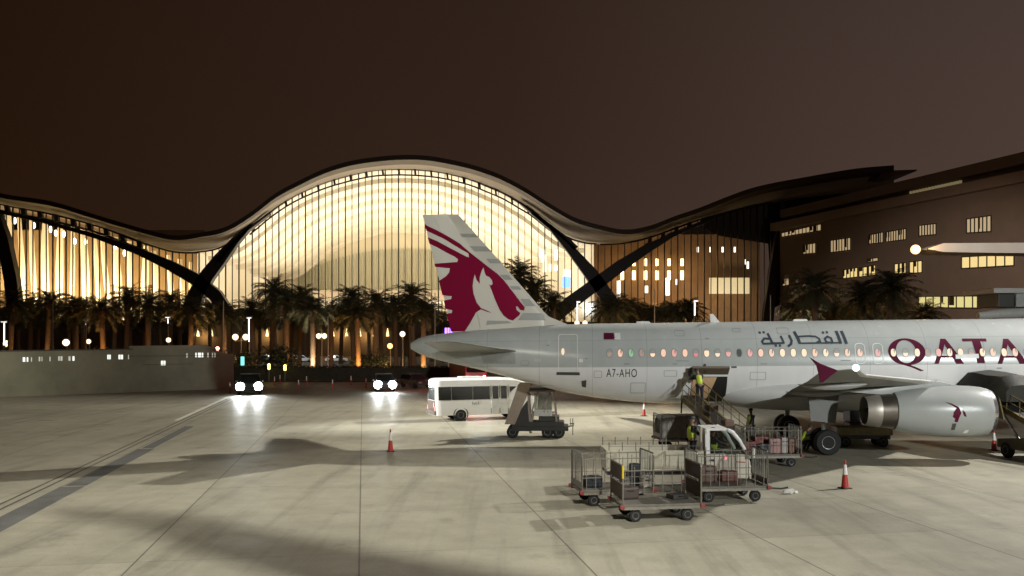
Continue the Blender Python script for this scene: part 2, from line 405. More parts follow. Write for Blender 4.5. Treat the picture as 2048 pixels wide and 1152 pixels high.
# left bay: leaning white fins in front of a warm wall
wall_l = mat('bay_wall', (.34, .22, .10), .8, var=.15, vscale=.3)
MB().box((T(0, 0).x-14, 268, 18), (118, .5, 38)).build('bay_back_wall', wall_l, term)
fn = MB(); rr = random.Random(3)
for i, px in enumerate(np.arange(-390, 372, 26.2)):
    b0 = T(px+rr.uniform(-4, 4), 640, 257); w = rr.uniform(1.1, 2.2)
    topy = float(interp(glass_top, [px])[0])+12; t0 = T(px-6+rr.uniform(-5, 5), topy, 257)
    rings = []
    for q in np.linspace(0, 1, 7):
        c = b0.lerp(t0, q)+Vector((math.sin(q*2.6+i)*.5, 0, 0)); ww = w*(.75+.35*math.sin(q*3.1))
        rings.append([c+Vector((-ww/2, 0, 0)), c+Vector((0, -.7, 0)), c+Vector((ww/2, 0, 0)), c+Vector((0, .5, 0))])
    fn.loft(rings)
fn.build('leaning_fins', mat('fin_white', (.82, .71, .52), .7, var=.1, vscale=.2), term, True)
area('bay_light', (T(120, 0).x-18, 246.5, 9), 90, 5, 84000, (1, .80, .50), (R(112), 0, 0))
dl = MB()
for px, py in ((55, 448), (66, 456), (83, 458), (106, 473), (129, 474), (191, 484), (210, 498), (226, 490), (255, 503), (271, 508), (285, 512), (299, 517), (310, 522), (20, 440), (-20, 430), (-70, 420), (-120, 415)):
    dl.sphere(T(px, py, 252), .42, 8, 6, (1, 1, 2.2))
dl.build('bay_spotlights', glow('bay_spot_glow', (1, .88, .66), 5.0), term)
# right bay: brown wall with pairs of wall lights, a dim glass corner and a lit room
MB().box((T(1370, 0).x, 262, 18), (52, .5, 34)).build('bay_back_wall', mat('bay_wall_brown', (.17, .10, .05), .8, var=.2, vscale=.4), term)
wl_ = MB()
for i, px in enumerate((1237, 1262, 1287, 1312, 1337, 1363, 1391)):
    if i > 1: wl_.box(T(px, 513, 259), (.8, .35, 2.0))
    wl_.box(T(px, 541, 259), (.9, .35, 2.6))
wl_.build('wall_lights', glow('wall_light_glow', (1, .70, .34), 5.0), term)
for px in (1250, 1300, 1350, 1395):
    lamp('wall_light_spill', 'POINT', T(px, 528, 256), 520, (1, .66, .30), radius=.5, parent=term)
cl = MB()
for px in (1422, 1449, 1475, 1501): cl.box(T(px, 487, 257), (.45, .4, 1.5))
for px, py, w, h in ((1253, 572, 1.0, 5), (1312, 572, 1.0, 2), (1358, 566, 1.1, 5), (1377, 556, .4, 1.6), (1530, 520, .5, 2), (1524, 513, .3, 1.4), (1085, 494, .8, 2.4), (1090, 500, 1.0, 3.5), (1119, 498, 1.0, 3), (1094, 516, .9, 5), (1118, 526, .9, 1.6), (1160, 495, .9, 3), (1166, 505, .5, 4), (1172, 497, .7, 2.5), (1106, 526, .7, 2), (1140, 540, 1.6, 3), (1146, 538, 1.2, 2)):
    cl.box(T(px, py, 257.5), (w, .4, h))
cl.build('ceiling_lights', glow('cool_white_glow', (1, .93, .78), 2.2), term)
MB().box(T(1491, 564, 258), (11.5, .3, 4.6)).build('lit_room', glow('lit_room_glow', (1, .76, .38), .62), term)
MB().box(T(1140, 557, 256.5), (2.2, .3, 3.2)).build('blue_screen', glow('blue_screen_glow', (.10, .32, 1), 2.6), term)
MB().box(T(1154.5, 480, 256.5), (.35, .3, 1.3)).build('red_sign', glow('red_sign_glow', (1, .06, .05), 2.5), term)
MB().box(T(474, 548, 262), (4.4, .3, 1.5)).build('lit_panel', glow('lit_panel_glow', (1, .66, .34), .8), term)
area('bay_light', (T(1320, 0).x, 247, 9), 30, 5, 5200, (1, .64, .30), (R(115), 0, 0))
area('bay_light', (T(1470, 0).x, 247, 10), 16, 5, 1900, (1, .85, .62), (R(115), 0, 0))
# dark gable beyond the glass and the base wall with cone sconces
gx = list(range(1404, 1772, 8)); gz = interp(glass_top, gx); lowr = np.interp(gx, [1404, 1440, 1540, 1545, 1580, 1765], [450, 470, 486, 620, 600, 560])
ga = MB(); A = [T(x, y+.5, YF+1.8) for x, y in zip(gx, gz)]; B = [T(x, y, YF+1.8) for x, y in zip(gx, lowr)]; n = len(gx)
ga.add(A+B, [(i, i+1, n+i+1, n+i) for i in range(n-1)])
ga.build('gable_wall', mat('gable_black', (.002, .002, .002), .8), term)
MB().box((-45, YF-1.4, 4.6), (270, 1.6, 9.2)).build('base_wall', mat('base_wall_stone', (.10, .075, .05), .85, var=.25, vscale=.3), term)
scn = MB()
for px in (403, 430, 540, 645, 670, 697, 723, 752, 778):
    scn.lathe([(.06, 1.5), (.28, .2), (.40, -.6)], T(px, 668, YF-2.7), 'z', 10)
scn.build('wall_sconces', glow('sconce_glow', (1, .74, .34), 2.4), term)
for px in (415, 540, 683, 737): lamp('sconce_spill', 'POINT', T(px, 672, YF-4.2), 700, (1, .60, .24), radius=.4, parent=term)

# ------------------------------------------------------------------ pier on the right
P1, P2 = Vector((70.6, 232, 0)), Vector((92.1, 162, 0)); pe = (P2-P1).normalized(); pn = Vector((pe.y, -pe.x, 0))
if pn.x > 0: pn = -pn
def PP(px, py, off=0.0):
    o = P1+pn*off; u = (px-1024)/F; dd = (o.x*pn.x+o.y*pn.y)/(u*pn.x+pn.y); return W(px, py, dd)
pier = thing('pier_building', 'brown pier building with scattered lit office windows and a rising roofline', 'building')
pw = mat('pier_wall', (.20, .15, .12), .8, var=.12, vscale=.25)
def wallquad(top_l, top_r, m, name, off, th, zb=None):
    a0, b0 = PP(*top_l, off), PP(*top_r, off)
    d = (b0-a0); b1 = a0+d*2.0
    lo = lambda p: Vector((p.x, p.y, 0 if zb is None else p.z-zb))
    return MB().prism([a0, b1, lo(b1), lo(a0)], -pn*th).build(name, m, pier)
wallquad((1560, 452), (2048, 352), pw, 'wall', 0, 14)
wallquad((1540, 447), (2048, 340), mat('pier_fascia', (.23, .175, .14), .7, var=.12, vscale=.3), 'fascia_band', 1.6, 3.0, 2.0)
wallquad((1640, 415), (2048, 322), mat('pier_recess', (.07, .045, .03), .7), 'clerestory', -1.5, 10, 4.2)
wallquad((1560, 420), (2048, 303), mat('pier_roof', (.10, .068, .05), .6), 'roof', 1.2, 16, 2.1)
pg_w = glow('office_warm', (1, .74, .28), .85); pg_d = glow('office_dim', (1, .72, .38), .42); pg_k = mat('blind_dark', (.05, .03, .015), .7)
def pwin(x0, yl0, x1, yr0, h0, h1, g, nm, seed):
    r_ = random.Random(seed)
    tl, tr, bl, br = PP(x0, yl0, .25), PP(x1, yr0, .25), PP(x0, yl0+h0, .25), PP(x1, yr0+h1, .25)
    f_ = MB()
    fr = MB()
    for t_ in [i/nm for i in range(nm+1)]:
        fr.bar(tl.lerp(tr, t_), bl.lerp(br, t_), .16, .2)
    fr.bar(tl, tr, .2); fr.bar(bl, br, .2)
    o = fr.build('window', mat('window_frame_dark', (.02, .014, .01), .5), pier)
    MB().prism([PP(x0, yl0, .12), PP(x1, yr0, .12), PP(x1, yr0+h1, .12), PP(x0, yl0+h0, .12)], -pn*.1).build('pane', g, o)
    for i in range(nm):
        if r_.random() < .45:
            a0, b0 = (i+.08)/nm, (i+r_.uniform(.3, .8))/nm; k0 = r_.uniform(.3, 1)
            p = [tl.lerp(tr, a0), tl.lerp(tr, b0), tl.lerp(tr, b0).lerp(bl.lerp(br, b0), k0), tl.lerp(tr, a0).lerp(bl.lerp(br, a0), k0)]
            MB().prism([q-pn*.02 for q in p], -pn*.04).build('blind', pg_k, o)
for i, (x0, y0, x1, y1, h0, h1, g, nm) in enumerate([
    (1563, 466, 1642, 448, 8, 13, pg_d, 11), (1606, 490, 1631, 486, 18, 20, pg_d, 4), (1661, 481, 1701, 475, 24, 25, pg_d, 7),
    (1738, 470, 1766, 464, 18, 21, pg_d, 6), (1772, 464, 1812, 457, 20, 22, pg_d, 8), (1838, 451, 1872, 447, 21, 22, pg_d, 6),
    (1933, 438, 1982, 431, 28, 32, pg_d, 6), (1686, 540, 1715, 535, 17, 19, pg_w, 4), (1718, 536, 1751, 530, 18, 20, pg_w, 4),
    (1789, 528, 1812, 525, 20, 21, pg_w, 3), (1819, 524, 1844, 521, 23, 24, pg_w, 3), (1923, 514, 2028, 508, 23, 23, pg_w, 6),
    (1837, 593, 1962, 592, 22, 24, glow('office_green', (1, .86, .32), .68), 8), (1735, 518, 1756, 515, 7, 7, pg_d, 2), (1565, 558, 1578, 556, 14, 14, pg_d, 2)]):
    pwin(x0, y0, x1, y1, h0, h1, g, nm, i)
cw = MB()
for px in np.arange(1822, 1926, 6.2):
    y = 322+(2048-px)*.228+5; a0 = PP(px, y, -1.3)
    cw.box(a0, (.35, .5, 2.2), math.atan2(pe.y, pe.x))
cw.build('clerestory_window', glow('clerestory_glow', (.9, .70, .34), .16), pier)
# pale canopy and its amber lamp
cp = thing('canopy', 'long flat pale grey canopy jutting from the pier at the right edge', 'canopy', W(1845, 500, 128))
L0 = Vector((0, 0, 0))
m_ = MB(); pts = [(-.3, -.05), (2.0, .75), (30, .95), (30, -.75), (9, -.62), (2.0, -.5)]
m_.prism([Vector((x_, -2.2, z_)) for x_, z_ in pts], (0, 5.0, 0)).build('slab', mat('canopy_grey', (.27, .275, .27), .5, var=.1, vscale=.4), cp, bevel=.05)
MB().bar((26, .2, -.5), (26, .2, -W(1845, 500, 128).z), .5).build('post', dark, cp)
MB().bar((14, 2.6, .1), (34, 22, .1), .8, .6).build('bracket', dark, cp)
al = thing('amber_lamp', 'bright amber lamp glowing at the tip of the pale canopy', 'lamp', W(1831, 499, 127))
MB().sphere((0, 0, 0), .66, 16, 12).build('bulb', glow('amber_glow', (1, .55, .22), 2.8), al, True)
MB().bar((.3, .2, 0), (1.7, .6, -.1), .18).build('arm', dark, al)
lamp('amber_lamp_light', 'POINT', (0, -2.6, 0), 1500, (1, .50, .16), radius=.5, parent=al)
# boarding bridge at the right edge
bb = thing('boarding_bridge', 'white-roofed boarding bridge cab with grey walls at the right edge', 'boarding bridge', GP(2068, 672+CH*F/78))
o_ = bb.location; LB = lambda px, py, d=78: W(px, py, d)-o_
def boxpx(mb, x0, y0, x1, y1, d0, d1):
    a0, b0 = LB(x0, y0, d0), LB(x1, y1, d0); mb.box(((a0.x+b0.x)/2, (d0+d1)/2-o_.y, (a0.z+b0.z)/2), (abs(b0.x-a0.x), d1-d0, abs(b0.z-a0.z)))
m_ = MB(); boxpx(m_, 1997, 586, 2160, 614, 78.3, 82); m_.build('cab', mat('bridge_dark', (.07, .07, .065), .5), bb, bevel=.06)
m_ = MB(); boxpx(m_, 1988, 576, 2170, 586, 77.6, 83); m_.build('cab_roof', mat('bridge_white', (.62, .62, .60), .45), bb, bevel=.05)
m_ = MB(); boxpx(m_, 2033, 586.4, 2062, 613.6, 77.9, 78.25); m_.build('cab_panel', mat('bridge_pale', (.5, .52, .52), .45), bb, bevel=.03)
m_ = MB(); m_.tube([LB(1956, 631, 79), LB(1990, 628, 79), LB(2100, 622, 79)], [.32, .42, .62], 10); m_.build('tunnel_arm', MATS['bridge_white'], bb, True)
m_ = MB(); m_.tube([LB(2075, 614, 80), Vector((LB(2075, 614, 80).x, 2, 0))], .45, 12); m_.build('column', MATS['bridge_dark'], bb, True)
# ------------------------------------------------------------------ palms
bark = mat('palm_bark', (.13, .085, .05), .9, var=.35, vscale=6, bump=.6)
leaf = mat('palm_leaf', (.042, .045, .018), .6, var=.35, vscale=2)
def make_palm(seed):
    r = random.Random(seed)
    root = thing('palm_tree', 'date palm', 'palm tree')
    H = 9.0; m = MB(); rings = []
    for i in range(31):
        z = H*i/30; rad = .30+.10*math.exp(-z/.6)+(.035 if i % 2 else 0)+.05*max(0, (z-7.6)/1.4)
        cx, cy = .25*math.sin(z*.18+seed), .2*math.sin(z*.13+seed*2)
        rings.append([Vector((cx+rad*math.cos(a_), cy+rad*math.sin(a_), z)) for a_ in [2*math.pi*k/10+.3*(i % 2) for k in range(10)]])
    m.loft(rings); m.build('trunk', bark, root, True)
    top = Vector((.25*math.sin(H*.18+seed), .2*math.sin(H*.13+seed*2), H))
    c = MB()
    NF = 56
    for f in range(NF):
        az = f*2.39996+r.uniform(-.2, .2); el = R(82)-R(118)*(f/NF)**.9+r.uniform(-.12, .12)
        L = r.uniform(3.0, 4.0)*(1-.12*abs(el)); n = 15
        p = top+Vector((0, 0, r.uniform(-.2, .25))); e_ = el; pts = [p.copy()]; dirs = []
        for i in range(n):
            d = Vector((math.cos(az)*math.cos(e_), math.sin(az)*math.cos(e_), math.sin(e_)))
            dirs.append(d); p = p+d*(L/n); pts.append(p.copy()); e_ -= (.055+.05*i/n)*(1.25 if el > .3 else .8)
        c.tube(pts[::3], [.045, .035, .028, .02, .012, .008][:len(pts[::3])], 4, False)
        side0 = Vector((-math.sin(az), math.cos(az), 0))
        for i in range(2, n):
            for t_ in (0, .5):
                b = pts[i].lerp(pts[min(i+1, n)], t_); d = dirs[min(i, n-1)]; up = side0.cross(d)
                ll = .62*(math.sin(math.pi*min(1, (i+t_-1)/(n-.5)))**.6+.12)
                for s_ in (-1, 1):
                    q = (side0*s_*.82+d*.62+up*r.uniform(-.25, .35)).normalized()*ll*r.uniform(.8, 1.15)
                    q.z -= ll*.18
                    w = d*.038
                    c.add([b-w, b+w, b+q*.6+w*.9, b+q, b+q*.6-w*.9], [(0, 1, 2, 3, 4)])
    c.build('crown', leaf, root)
    sk = MB()                                                     # hanging skirt of cut frond bases and fruit stalks
    for k in range(34):
        a_ = k*2.4; z0 = H-r.uniform(.1, 1.1)
        b = Vector((top.x+.30*math.cos(a_), top.y+.30*math.sin(a_), z0)); q = b+Vector((.42*math.cos(a_), .42*math.sin(a_), r.uniform(.05, .4)))
        sk.bar(b, q, .10, .05)
    sk.build('frond_stubs', bark, root)
    return root
def more_palms(L_):
    r = random.Random(21); out = []
    for x0, x1, n_ in ((-10, 470, 15), (480, 900, 14), (1030, 1110, 2), (1190, 1400, 5), (1590, 1870, 5)):
        for k in range(n_):
            px = x0+(x1-x0)*(k+.5)/n_+r.uniform(-9, 9); d = r.uniform(150, 200); out.append((px, d, r.uniform(588, 622), 0))
    return sorted(L_+out)
protos = [make_palm(s) for s in (1, 5, 9)]
palms = [(25,130,572,0),(62,150,590,0),(95,140,560,1),(150,125,585,0),(203,120,588,2),(255,150,552,0),(300,135,574,0),(340,160,575,0),(385,118,586,2),(450,125,600,1),(505,140,590,0),(545,150,535,0),(570,125,572,0),(600,150,550,0),(622,120,586,3),(660,140,598,0),(705,150,552,0),(713,115,598,2),(755,130,572,0),(790,150,585,0),(825,150,545,0),(850,120,590,1),(1040,150,512,0),(1072,140,545,0),(1105,125,575,0),(1225,120,583,1),(1262,150,600,0),(1325,140,606,1),(1600,118,580,3),(1632,110,532,0),(1665,140,596,1),(1722,115,556,0),(1776,110,530,0),(1845,122,598,0)]
palms = more_palms([(px, d, ty+(13 if ty < 562 and px < 900 else 0), l_) for px, d, ty, l_ in palms])
ordn = ['first','second','third','fourth','fifth','sixth','seventh','eighth','ninth','tenth','eleventh','twelfth','thirteenth','fourteenth','fifteenth','sixteenth','seventeenth','eighteenth','nineteenth','twentieth']+['%s-%s' % (a_, b_) for a_ in ('twenty', 'thirty', 'forty', 'fifty', 'sixty') for b_ in ('first', 'second', 'third', 'fourth', 'fifth', 'sixth', 'seventh', 'eighth', 'ninth')]
kinds = ['dark unlit date palm', 'faintly lit date palm', 'amber-lit date palm', 'date palm with white-lit trunk']
used = {}; cnt = [0, 0, 0]
for i, (px, d, ty, lit) in enumerate(palms):
    top = CH+(HZ-ty)/F*d; pr = protos[i % 3]
    zone = 0 if px < 900 else 1 if px < 1400 else 2
    cnt[zone] += 1; hgt = 'tall ' if ty < 566 else 'low ' if ty > 590 else ''
    lab = hgt+('%s, %s from the left in front of the lit glass hall', '%s, %s to the right of the tail fin', '%s, %s from the left before the brown pier building')[zone] % (kinds[lit], ordn[cnt[zone]-1])
    loc = ((px-1024)/F*d, d, 0); s = top/11.2
    w = min(1.25, max(1.0, s*1.1))
    if used.get(i % 3): t = dup(pr, lab, loc, rng.uniform(0, 6.28))
    else: t = pr; t['label'] = lab; t.location = loc; used[i % 3] = 1
    t.scale = (w, w, s); t['group'] = 'date palms in front of the terminal'
    if lit:
        c = [(1, .50, .16), (1, .55, .2), (1, .46, .12), (1, .86, .62)][lit]; pw_ = [0, 260, 900, 1100][lit]
        lamp('ground_uplight', 'SPOT', (loc[0]+.5, d-1.5, .25), pw_*5.5, c, (loc[0], d, 8*s), .15, 75, .7)
for px, d, pw_ in ((60, 128, 500), (170, 124, 500), (300, 130, 500), (480, 122, 800), (590, 122, 700), (680, 118, 600), (775, 122, 900), (835, 118, 900), (1200, 122, 800), (1300, 125, 600), (1620, 118, 800), (1720, 118, 500)):
    lamp('planting_light', 'POINT', ((px-1024)/F*d, d, .5), pw_*1.5, (1, .52, .18), radius=.2)

# ------------------------------------------------------------------ shrubs and hedges
shr = mat('shrub_leaf', (.035, .045, .018), .7, var=.4, vscale=2)
def shrub(px, d, w, h, label, nl=1500, name='shrub', cat='shrub'):
    r = random.Random(int(px)); t = thing(name, label, cat, ((px-1024)/F*d, d, 0), group='shrubs below the palms')
    c = MB(); lobes = [(r.uniform(-.36, .36)*w, r.uniform(-.3, .3)*w*.6, r.uniform(.3, .72)*h, r.uniform(.16, .3)*w) for _ in range(9)]
    for k in range(nl):
        lx, ly, lz, lr = lobes[k % 9]; v = Vector((r.gauss(0, 1), r.gauss(0, 1), r.gauss(0, 1))).normalized()*lr*r.uniform(.6, 1.05)
        p = Vector((lx+v.x, ly+v.y, max(.1, lz+v.z*min(1, h/w*1.5)))); a_ = Vector((r.gauss(0, 1), r.gauss(0, 1), r.gauss(0, 1))).normalized()*.22; b_ = a_.cross(v).normalized()*.10
        c.add([p-a_, p+b_, p+a_, p-b_], [(0, 1, 2, 3)])
    c.build('foliage', shr, t)
    st = MB()
    for lx, ly, lz, lr in lobes: st.tube([(lx*.3, ly*.3, 0), (lx*.8, ly*.8, lz)], [.07, .03], 5)
    st.build('stem', bark, t)
shrub(552, 116, 7.5, 4.4, 'dark rounded shrub between the twin red lamps and the white-trunked palm')
shrub(470, 121, 5, 3.4, 'dark low shrub at the right end of the grey wall')
shrub(205, 125, 7, 3.6, 'olive shrub showing above the left half of the grey wall')
shrub(330, 124, 9, 3.8, 'wide dark shrub showing above the middle of the grey wall')
shrub(400, 126, 6, 3.6, 'dark shrub above the wall below the brightest amber palm')
shrub(745, 122, 6, 3.4, 'dark shrub beneath the row of cone wall lamps')
shrub(1318, 112, 6.5, 5.6, 'amber-lit bushy shrub directly above the middle of the aircraft cabin')
shrub(1290, 118, 5, 4.4, 'smaller amber-lit shrub behind the middle of the aircraft cabin')
shrub(1660, 105, 4, 4.6, 'pale grassy shrub showing above the arabic lettering')
lamp('planting_light', 'POINT', ((1325-1024)/F*112, 109, 3.0), 700, (1, .60, .16), radius=.2)
hd = thing('clipped_hedge', 'long dark clipped hedge behind the white posts and headlights', 'hedge', ((690-1024)/F*110, 110, 0))
r = random.Random(4); c = MB(); c.box((0, 0, .8), (27, 1.2, 1.5))
for k in range(5000):
    p = Vector((r.uniform(-13.5, 13.5), r.choice((-.62, .62))+r.uniform(-.1, .1), r.uniform(.1, 1.7))) if r.random() < .7 else Vector((r.uniform(-13.5, 13.5), r.uniform(-.6, .6), 1.6+r.uniform(-.1, .2)))
    a_ = Vector((r.gauss(0, 1), r.gauss(0, 1), r.gauss(0, 1))).normalized()*.13; b_ = Vector((r.gauss(0, 1), r.gauss(0, 1), r.gauss(0, 1))).normalized()*.07
    c.add([p-a_, p+b_, p+a_, p-b_], [(0, 1, 2, 3)])
c.build('foliage', mat('hedge_leaf', (.03, .028, .014), .8, var=.4, vscale=3), hd)

# ------------------------------------------------------------------ grey wall at the left
bw = thing('boundary_wall', 'long grey wall at the left with a row of small glowing reflection patches', 'wall', (0, 0, 0))
wa, wb = GP(-120, 799), GP(468, 777)
wd = (wb-wa).normalized(); wnv = Vector((-wd.y, wd.x, 0))
def wpt(px, py, off=0):
    o = wa-wnv*off; u = (px-1024)/F; dd = (o.x*wnv.x+o.y*wnv.y)/(u*wnv.x+wnv.y); return W(px, py, dd)
wm = mat('wall_grey', (.34, .345, .25), .75, var=.26, vscale=.3)
def wallpoly(name, pts, off, th, m):
    P = [wpt(px, py, off) for px, py in pts]
    for p in P:
        if p.z < .3: p.z = 0
    return MB().prism(P, wnv*th).build(name, m, bw)
wallpoly('wall_panel', [(-120, 705), (265, 699), (420, 699), (467, 710), (468, 790), (-120, 830)], 0, .5, wm)
wallpoly('upper_panel', [(258, 692), (410, 690), (440, 699), (258, 701)], -.02, .4, wm)
wallpoly('coping', [(-120, 702.5), (266, 697.2), (266, 699.2), (-120, 705)], .06, .6, mat('wall_coping', (.11, .105, .085), .7))
wallpoly('lower_rail', [(258, 712.0), (440, 710.5), (440, 711.3), (258, 712.8)], .05, .04, MATS['wall_coping'])
wallpoly('lower_rail', [(285, 729), (385, 727.4), (385, 728.1), (285, 729.7)], .05, .04, MATS['wall_coping'])
wallpoly('base_band', [(-120, 803), (468, 772), (468, 779), (-120, 815)], .03, .05, MATS['wall_coping'])
pm = glow('glint_glow', (.95, 1, .92), 1.1); pm2 = glow('glint_glow_dim', (1, .95, .80), .45)
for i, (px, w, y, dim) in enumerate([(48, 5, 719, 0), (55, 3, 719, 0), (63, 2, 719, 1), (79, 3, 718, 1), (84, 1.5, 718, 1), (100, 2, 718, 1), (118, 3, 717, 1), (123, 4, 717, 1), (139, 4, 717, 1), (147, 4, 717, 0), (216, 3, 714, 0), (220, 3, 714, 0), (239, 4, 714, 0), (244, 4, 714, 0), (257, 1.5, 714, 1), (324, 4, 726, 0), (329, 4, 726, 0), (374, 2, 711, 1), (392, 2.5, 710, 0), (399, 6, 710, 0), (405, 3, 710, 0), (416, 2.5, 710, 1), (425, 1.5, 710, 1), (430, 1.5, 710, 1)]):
    wallpoly('pane', [(px-w/2, y-4.5), (px+w/2, y-4.5), (px+w/2, y+4.5), (px-w/2, y+4.5)], .012, .02, pm2 if dim else pm)  # glowing patches drawn in for light reflected on the wall

# ------------------------------------------------------------------ lamps on posts
post = mat('lamp_post_metal', (.16, .15, .13), .5, .4)
gw = glow('globe_warm', (1, .74, .46), 2.4); gc = glow('globe_cool', (.95, .95, 1), 3); ga_ = glow('globe_amber', (1, .52, .16), 3); gr_ = glow('globe_red', (1, .10, .06), 7)
def lamp_post(px, py, d, g, label, r=.36, tall=0, two=0):
    z = CH+(HZ-py)/F*d; t = thing('lamp_post', label, 'lamp', ((px-1024)/F*d, d, 0), group='lamps among the palms')
    m = MB().tube([(0, .35, 0), (0, .35, z+(.1 if tall else -.1))], .07, 8); m.tube([(0, .35, 0), (0, .35, .5)], .12, 8); m.build('post', post, t, True)
    if tall:
        MB().box((.1, -.05, z), (.55, .9, .22)).build('lamp_head', post, t, bevel=.04)
        MB().box((.1, -.1, z-.14), (.46, .7, .05)).build('diffuser', g, t)
        MB().tube([(0, .18, z-tall), (0, .18, z-.3)], .07, 8).build('light_tube', g, t, True)
    else:
        for k in ((-two, two) if two else (0,)):
            MB().sphere((k, 0, z), r, 14, 10).build('globe', g, t, True)
            MB().lathe([(.10, z-r-.16), (.16, z-r-.05), (.08, z-r+.1)], (k, .02, 0), 'z', 10).build('collar', post, t, True)
        if two: MB().bar((-two, .35, z-r-.1), (two, .35, z-r-.1), .08).build('cross_arm', post, t)
lamp_post(13, 687, 132, gw, 'warm globe lamp at the far left above the grey wall', .45)
lamp_post(132, 685, 130, gw, 'warm globe lamp above the left part of the grey wall', .48)
lamp_post(177, 683, 134, gw, 'small warm globe lamp beside the tall light over the grey wall', .34)
lamp_post(337, 680, 130, gw, 'oval globe lamp above the middle of the grey wall', .34)
lamp_post(435, 697, 118, glow('globe_pink', (1, .52, .44), 6), 'small pinkish globe lamp at the right end of the wall', .24)
lamp_post(481, 674, 126, gw, 'twin globe lamps glowing red-white right of the grey wall', .42, two=.72)
lamp_post(643, 672, 126, gw, 'twin warm globes close together left of the brick-lit palm trunk', .36, two=.40)
lamp_post(805, 668, 124, gw, 'square-looking warm globe lamp left of the aircraft tail', .38)
lamp_post(780, 692, 120, ga_, 'amber globe lamp below the palms left of the tail', .36)
lamp_post(1162, 646, 112, gw, 'warm globe lamp just above the fuselage behind the fin', .30, two=.5)
lamp_post(7, 642, 128, gc, 'tall white tube light at the far left edge', tall=3.4)
lamp_post(170, 638, 132, gc, 'tall white tube light above the left part of the wall', tall=.8)
lamp_post(335, 633, 132, gc, 'tall white tube light above the middle of the wall', tall=1.0)
lamp_post(497, 634, 124, gc, 'tall white tube light right of the grey wall end', tall=3.4)
lamp_post(1155, 602, 118, gc, 'tall white tube light behind the fin root', tall=2.8)
lamp_post(1390, 600, 116, gc, 'tall white tube light above the middle of the cabin roof', tall=2.0)
def pole(px, ytop, d, label):
    z = CH+(HZ-ytop)/F*d; t = thing('slim_pole', label, 'pole', ((px-1024)/F*d, d, 0), group='slim poles among the palms')
    MB().tube([(0, 0, 0), (0, 0, z)], [.09, .05], 8).build('shaft', mat('pole_pale', (.32, .29, .24), .5, .3), t, True)
    MB().lathe([(.2, 0), (.2, .06), (.1, .1)], (0, 0, 0), 'z', 10).build('base_plate', post, t)
    MB().lathe([(.05, z-.02), (.09, z+.05), (.02, z+.14)], (0, 0, 0), 'z', 8).build('finial', post, t)
pole(106, 604, 120, 'slim pale pole rising above the left part of the wall')
pole(447, 602, 118, 'slim pale pole just left of the end of the wall')
pole(656, 634, 112, 'slim white pole right of the twin globes')
pole(870, 588, 116, 'slim pole directly left of the tail fin')
pole(1309, 582, 112, 'slim pole above the middle of the cabin by the lit shrub')
pole(1541, 592, 112, 'slim pole at the foot of the leaning dark column')

# ------------------------------------------------------------------ posts along the apron edge
red = mat('cone_red', (.42, .03, .02), .55, var=.15, vscale=8); wht = mat('cone_white', (.72, .70, .66), .5, var=.08)
def bollard(px, py, label, d=None, h=1.0):
    p = GP(px, py); t = thing('marker_post', label, 'marker post', p, group='marker posts along the apron edge')
    MB().lathe([(.16, 0), (.16, .04), (.055, .07), (.055, h*.55)], (0, 0, 0), 'z', 10).build('shaft', red, t, True)
    MB().lathe([(.056, h*.552), (.056, h), (.02, h+.02)], (0, 0, 0), 'z', 10).build('reflective_sleeve', wht, t, True)
for px, py, lab in ((460, 786, 'red and white marker post at the foot of the wall end'), (597, 780, 'marker post right of the left headlights'), (613, 771, 'pale marker post in front of the dark hedge'), (665, 779, 'marker post midway between the two pairs of headlights'), (702, 770, 'dim marker post left of the right headlights'), (732, 776, 'marker post closest to the right headlights'), (549, 772, 'marker post just right of the left pickup'), (560, 768, 'marker post by the yellow hedge lamps')):
    bollard(px, py, lab)
for px, py, lab in ((538, 739, 'small yellow hedge lamp, left of the pair'), (570, 741, 'small yellow hedge lamp, right and brighter of the pair')):
    d = 108; t = thing('hedge_lamp', lab, 'lamp', ((px-1024)/F*d, d, 0)); z = CH+(HZ-py)/F*d
    MB().tube([(0, 0, 0), (0, 0, z)], .05, 8).build('post', post, t); MB().lathe([(.13, z), (.15, z+.1), (.15, z+.62), (.10, z+.7)], (0, 0, 0), 'z', 10).build('lens', glow('hedge_yellow', (1, .72, .16), 5), t, True)
# ------------------------------------------------------------------ aircraft
TH = R(4); cT, sT = math.cos(TH), math.sin(TH); S0 = 16.3; PX0, PY0 = 17.3, 45.2
ac = thing('airliner', 'grey and white airliner with a maroon oryx emblem on its tail fin', 'airliner', (PX0, PY0, 0), -TH)
def px2s(px, t=0.0):
    u = (px-1024)/F; return S0+(PX0-t*sT-u*(PY0-t*cT))/(u*sT+cT)
def depth(s, t): return PY0+(s-S0)*sT-t*cT
def px2(px, py, t=0.0):
    s = px2s(px, t); return s, CH+(HZ-py)/F*depth(s, t)
def L(s, t, z): return Vector((S0-s, -t, z))
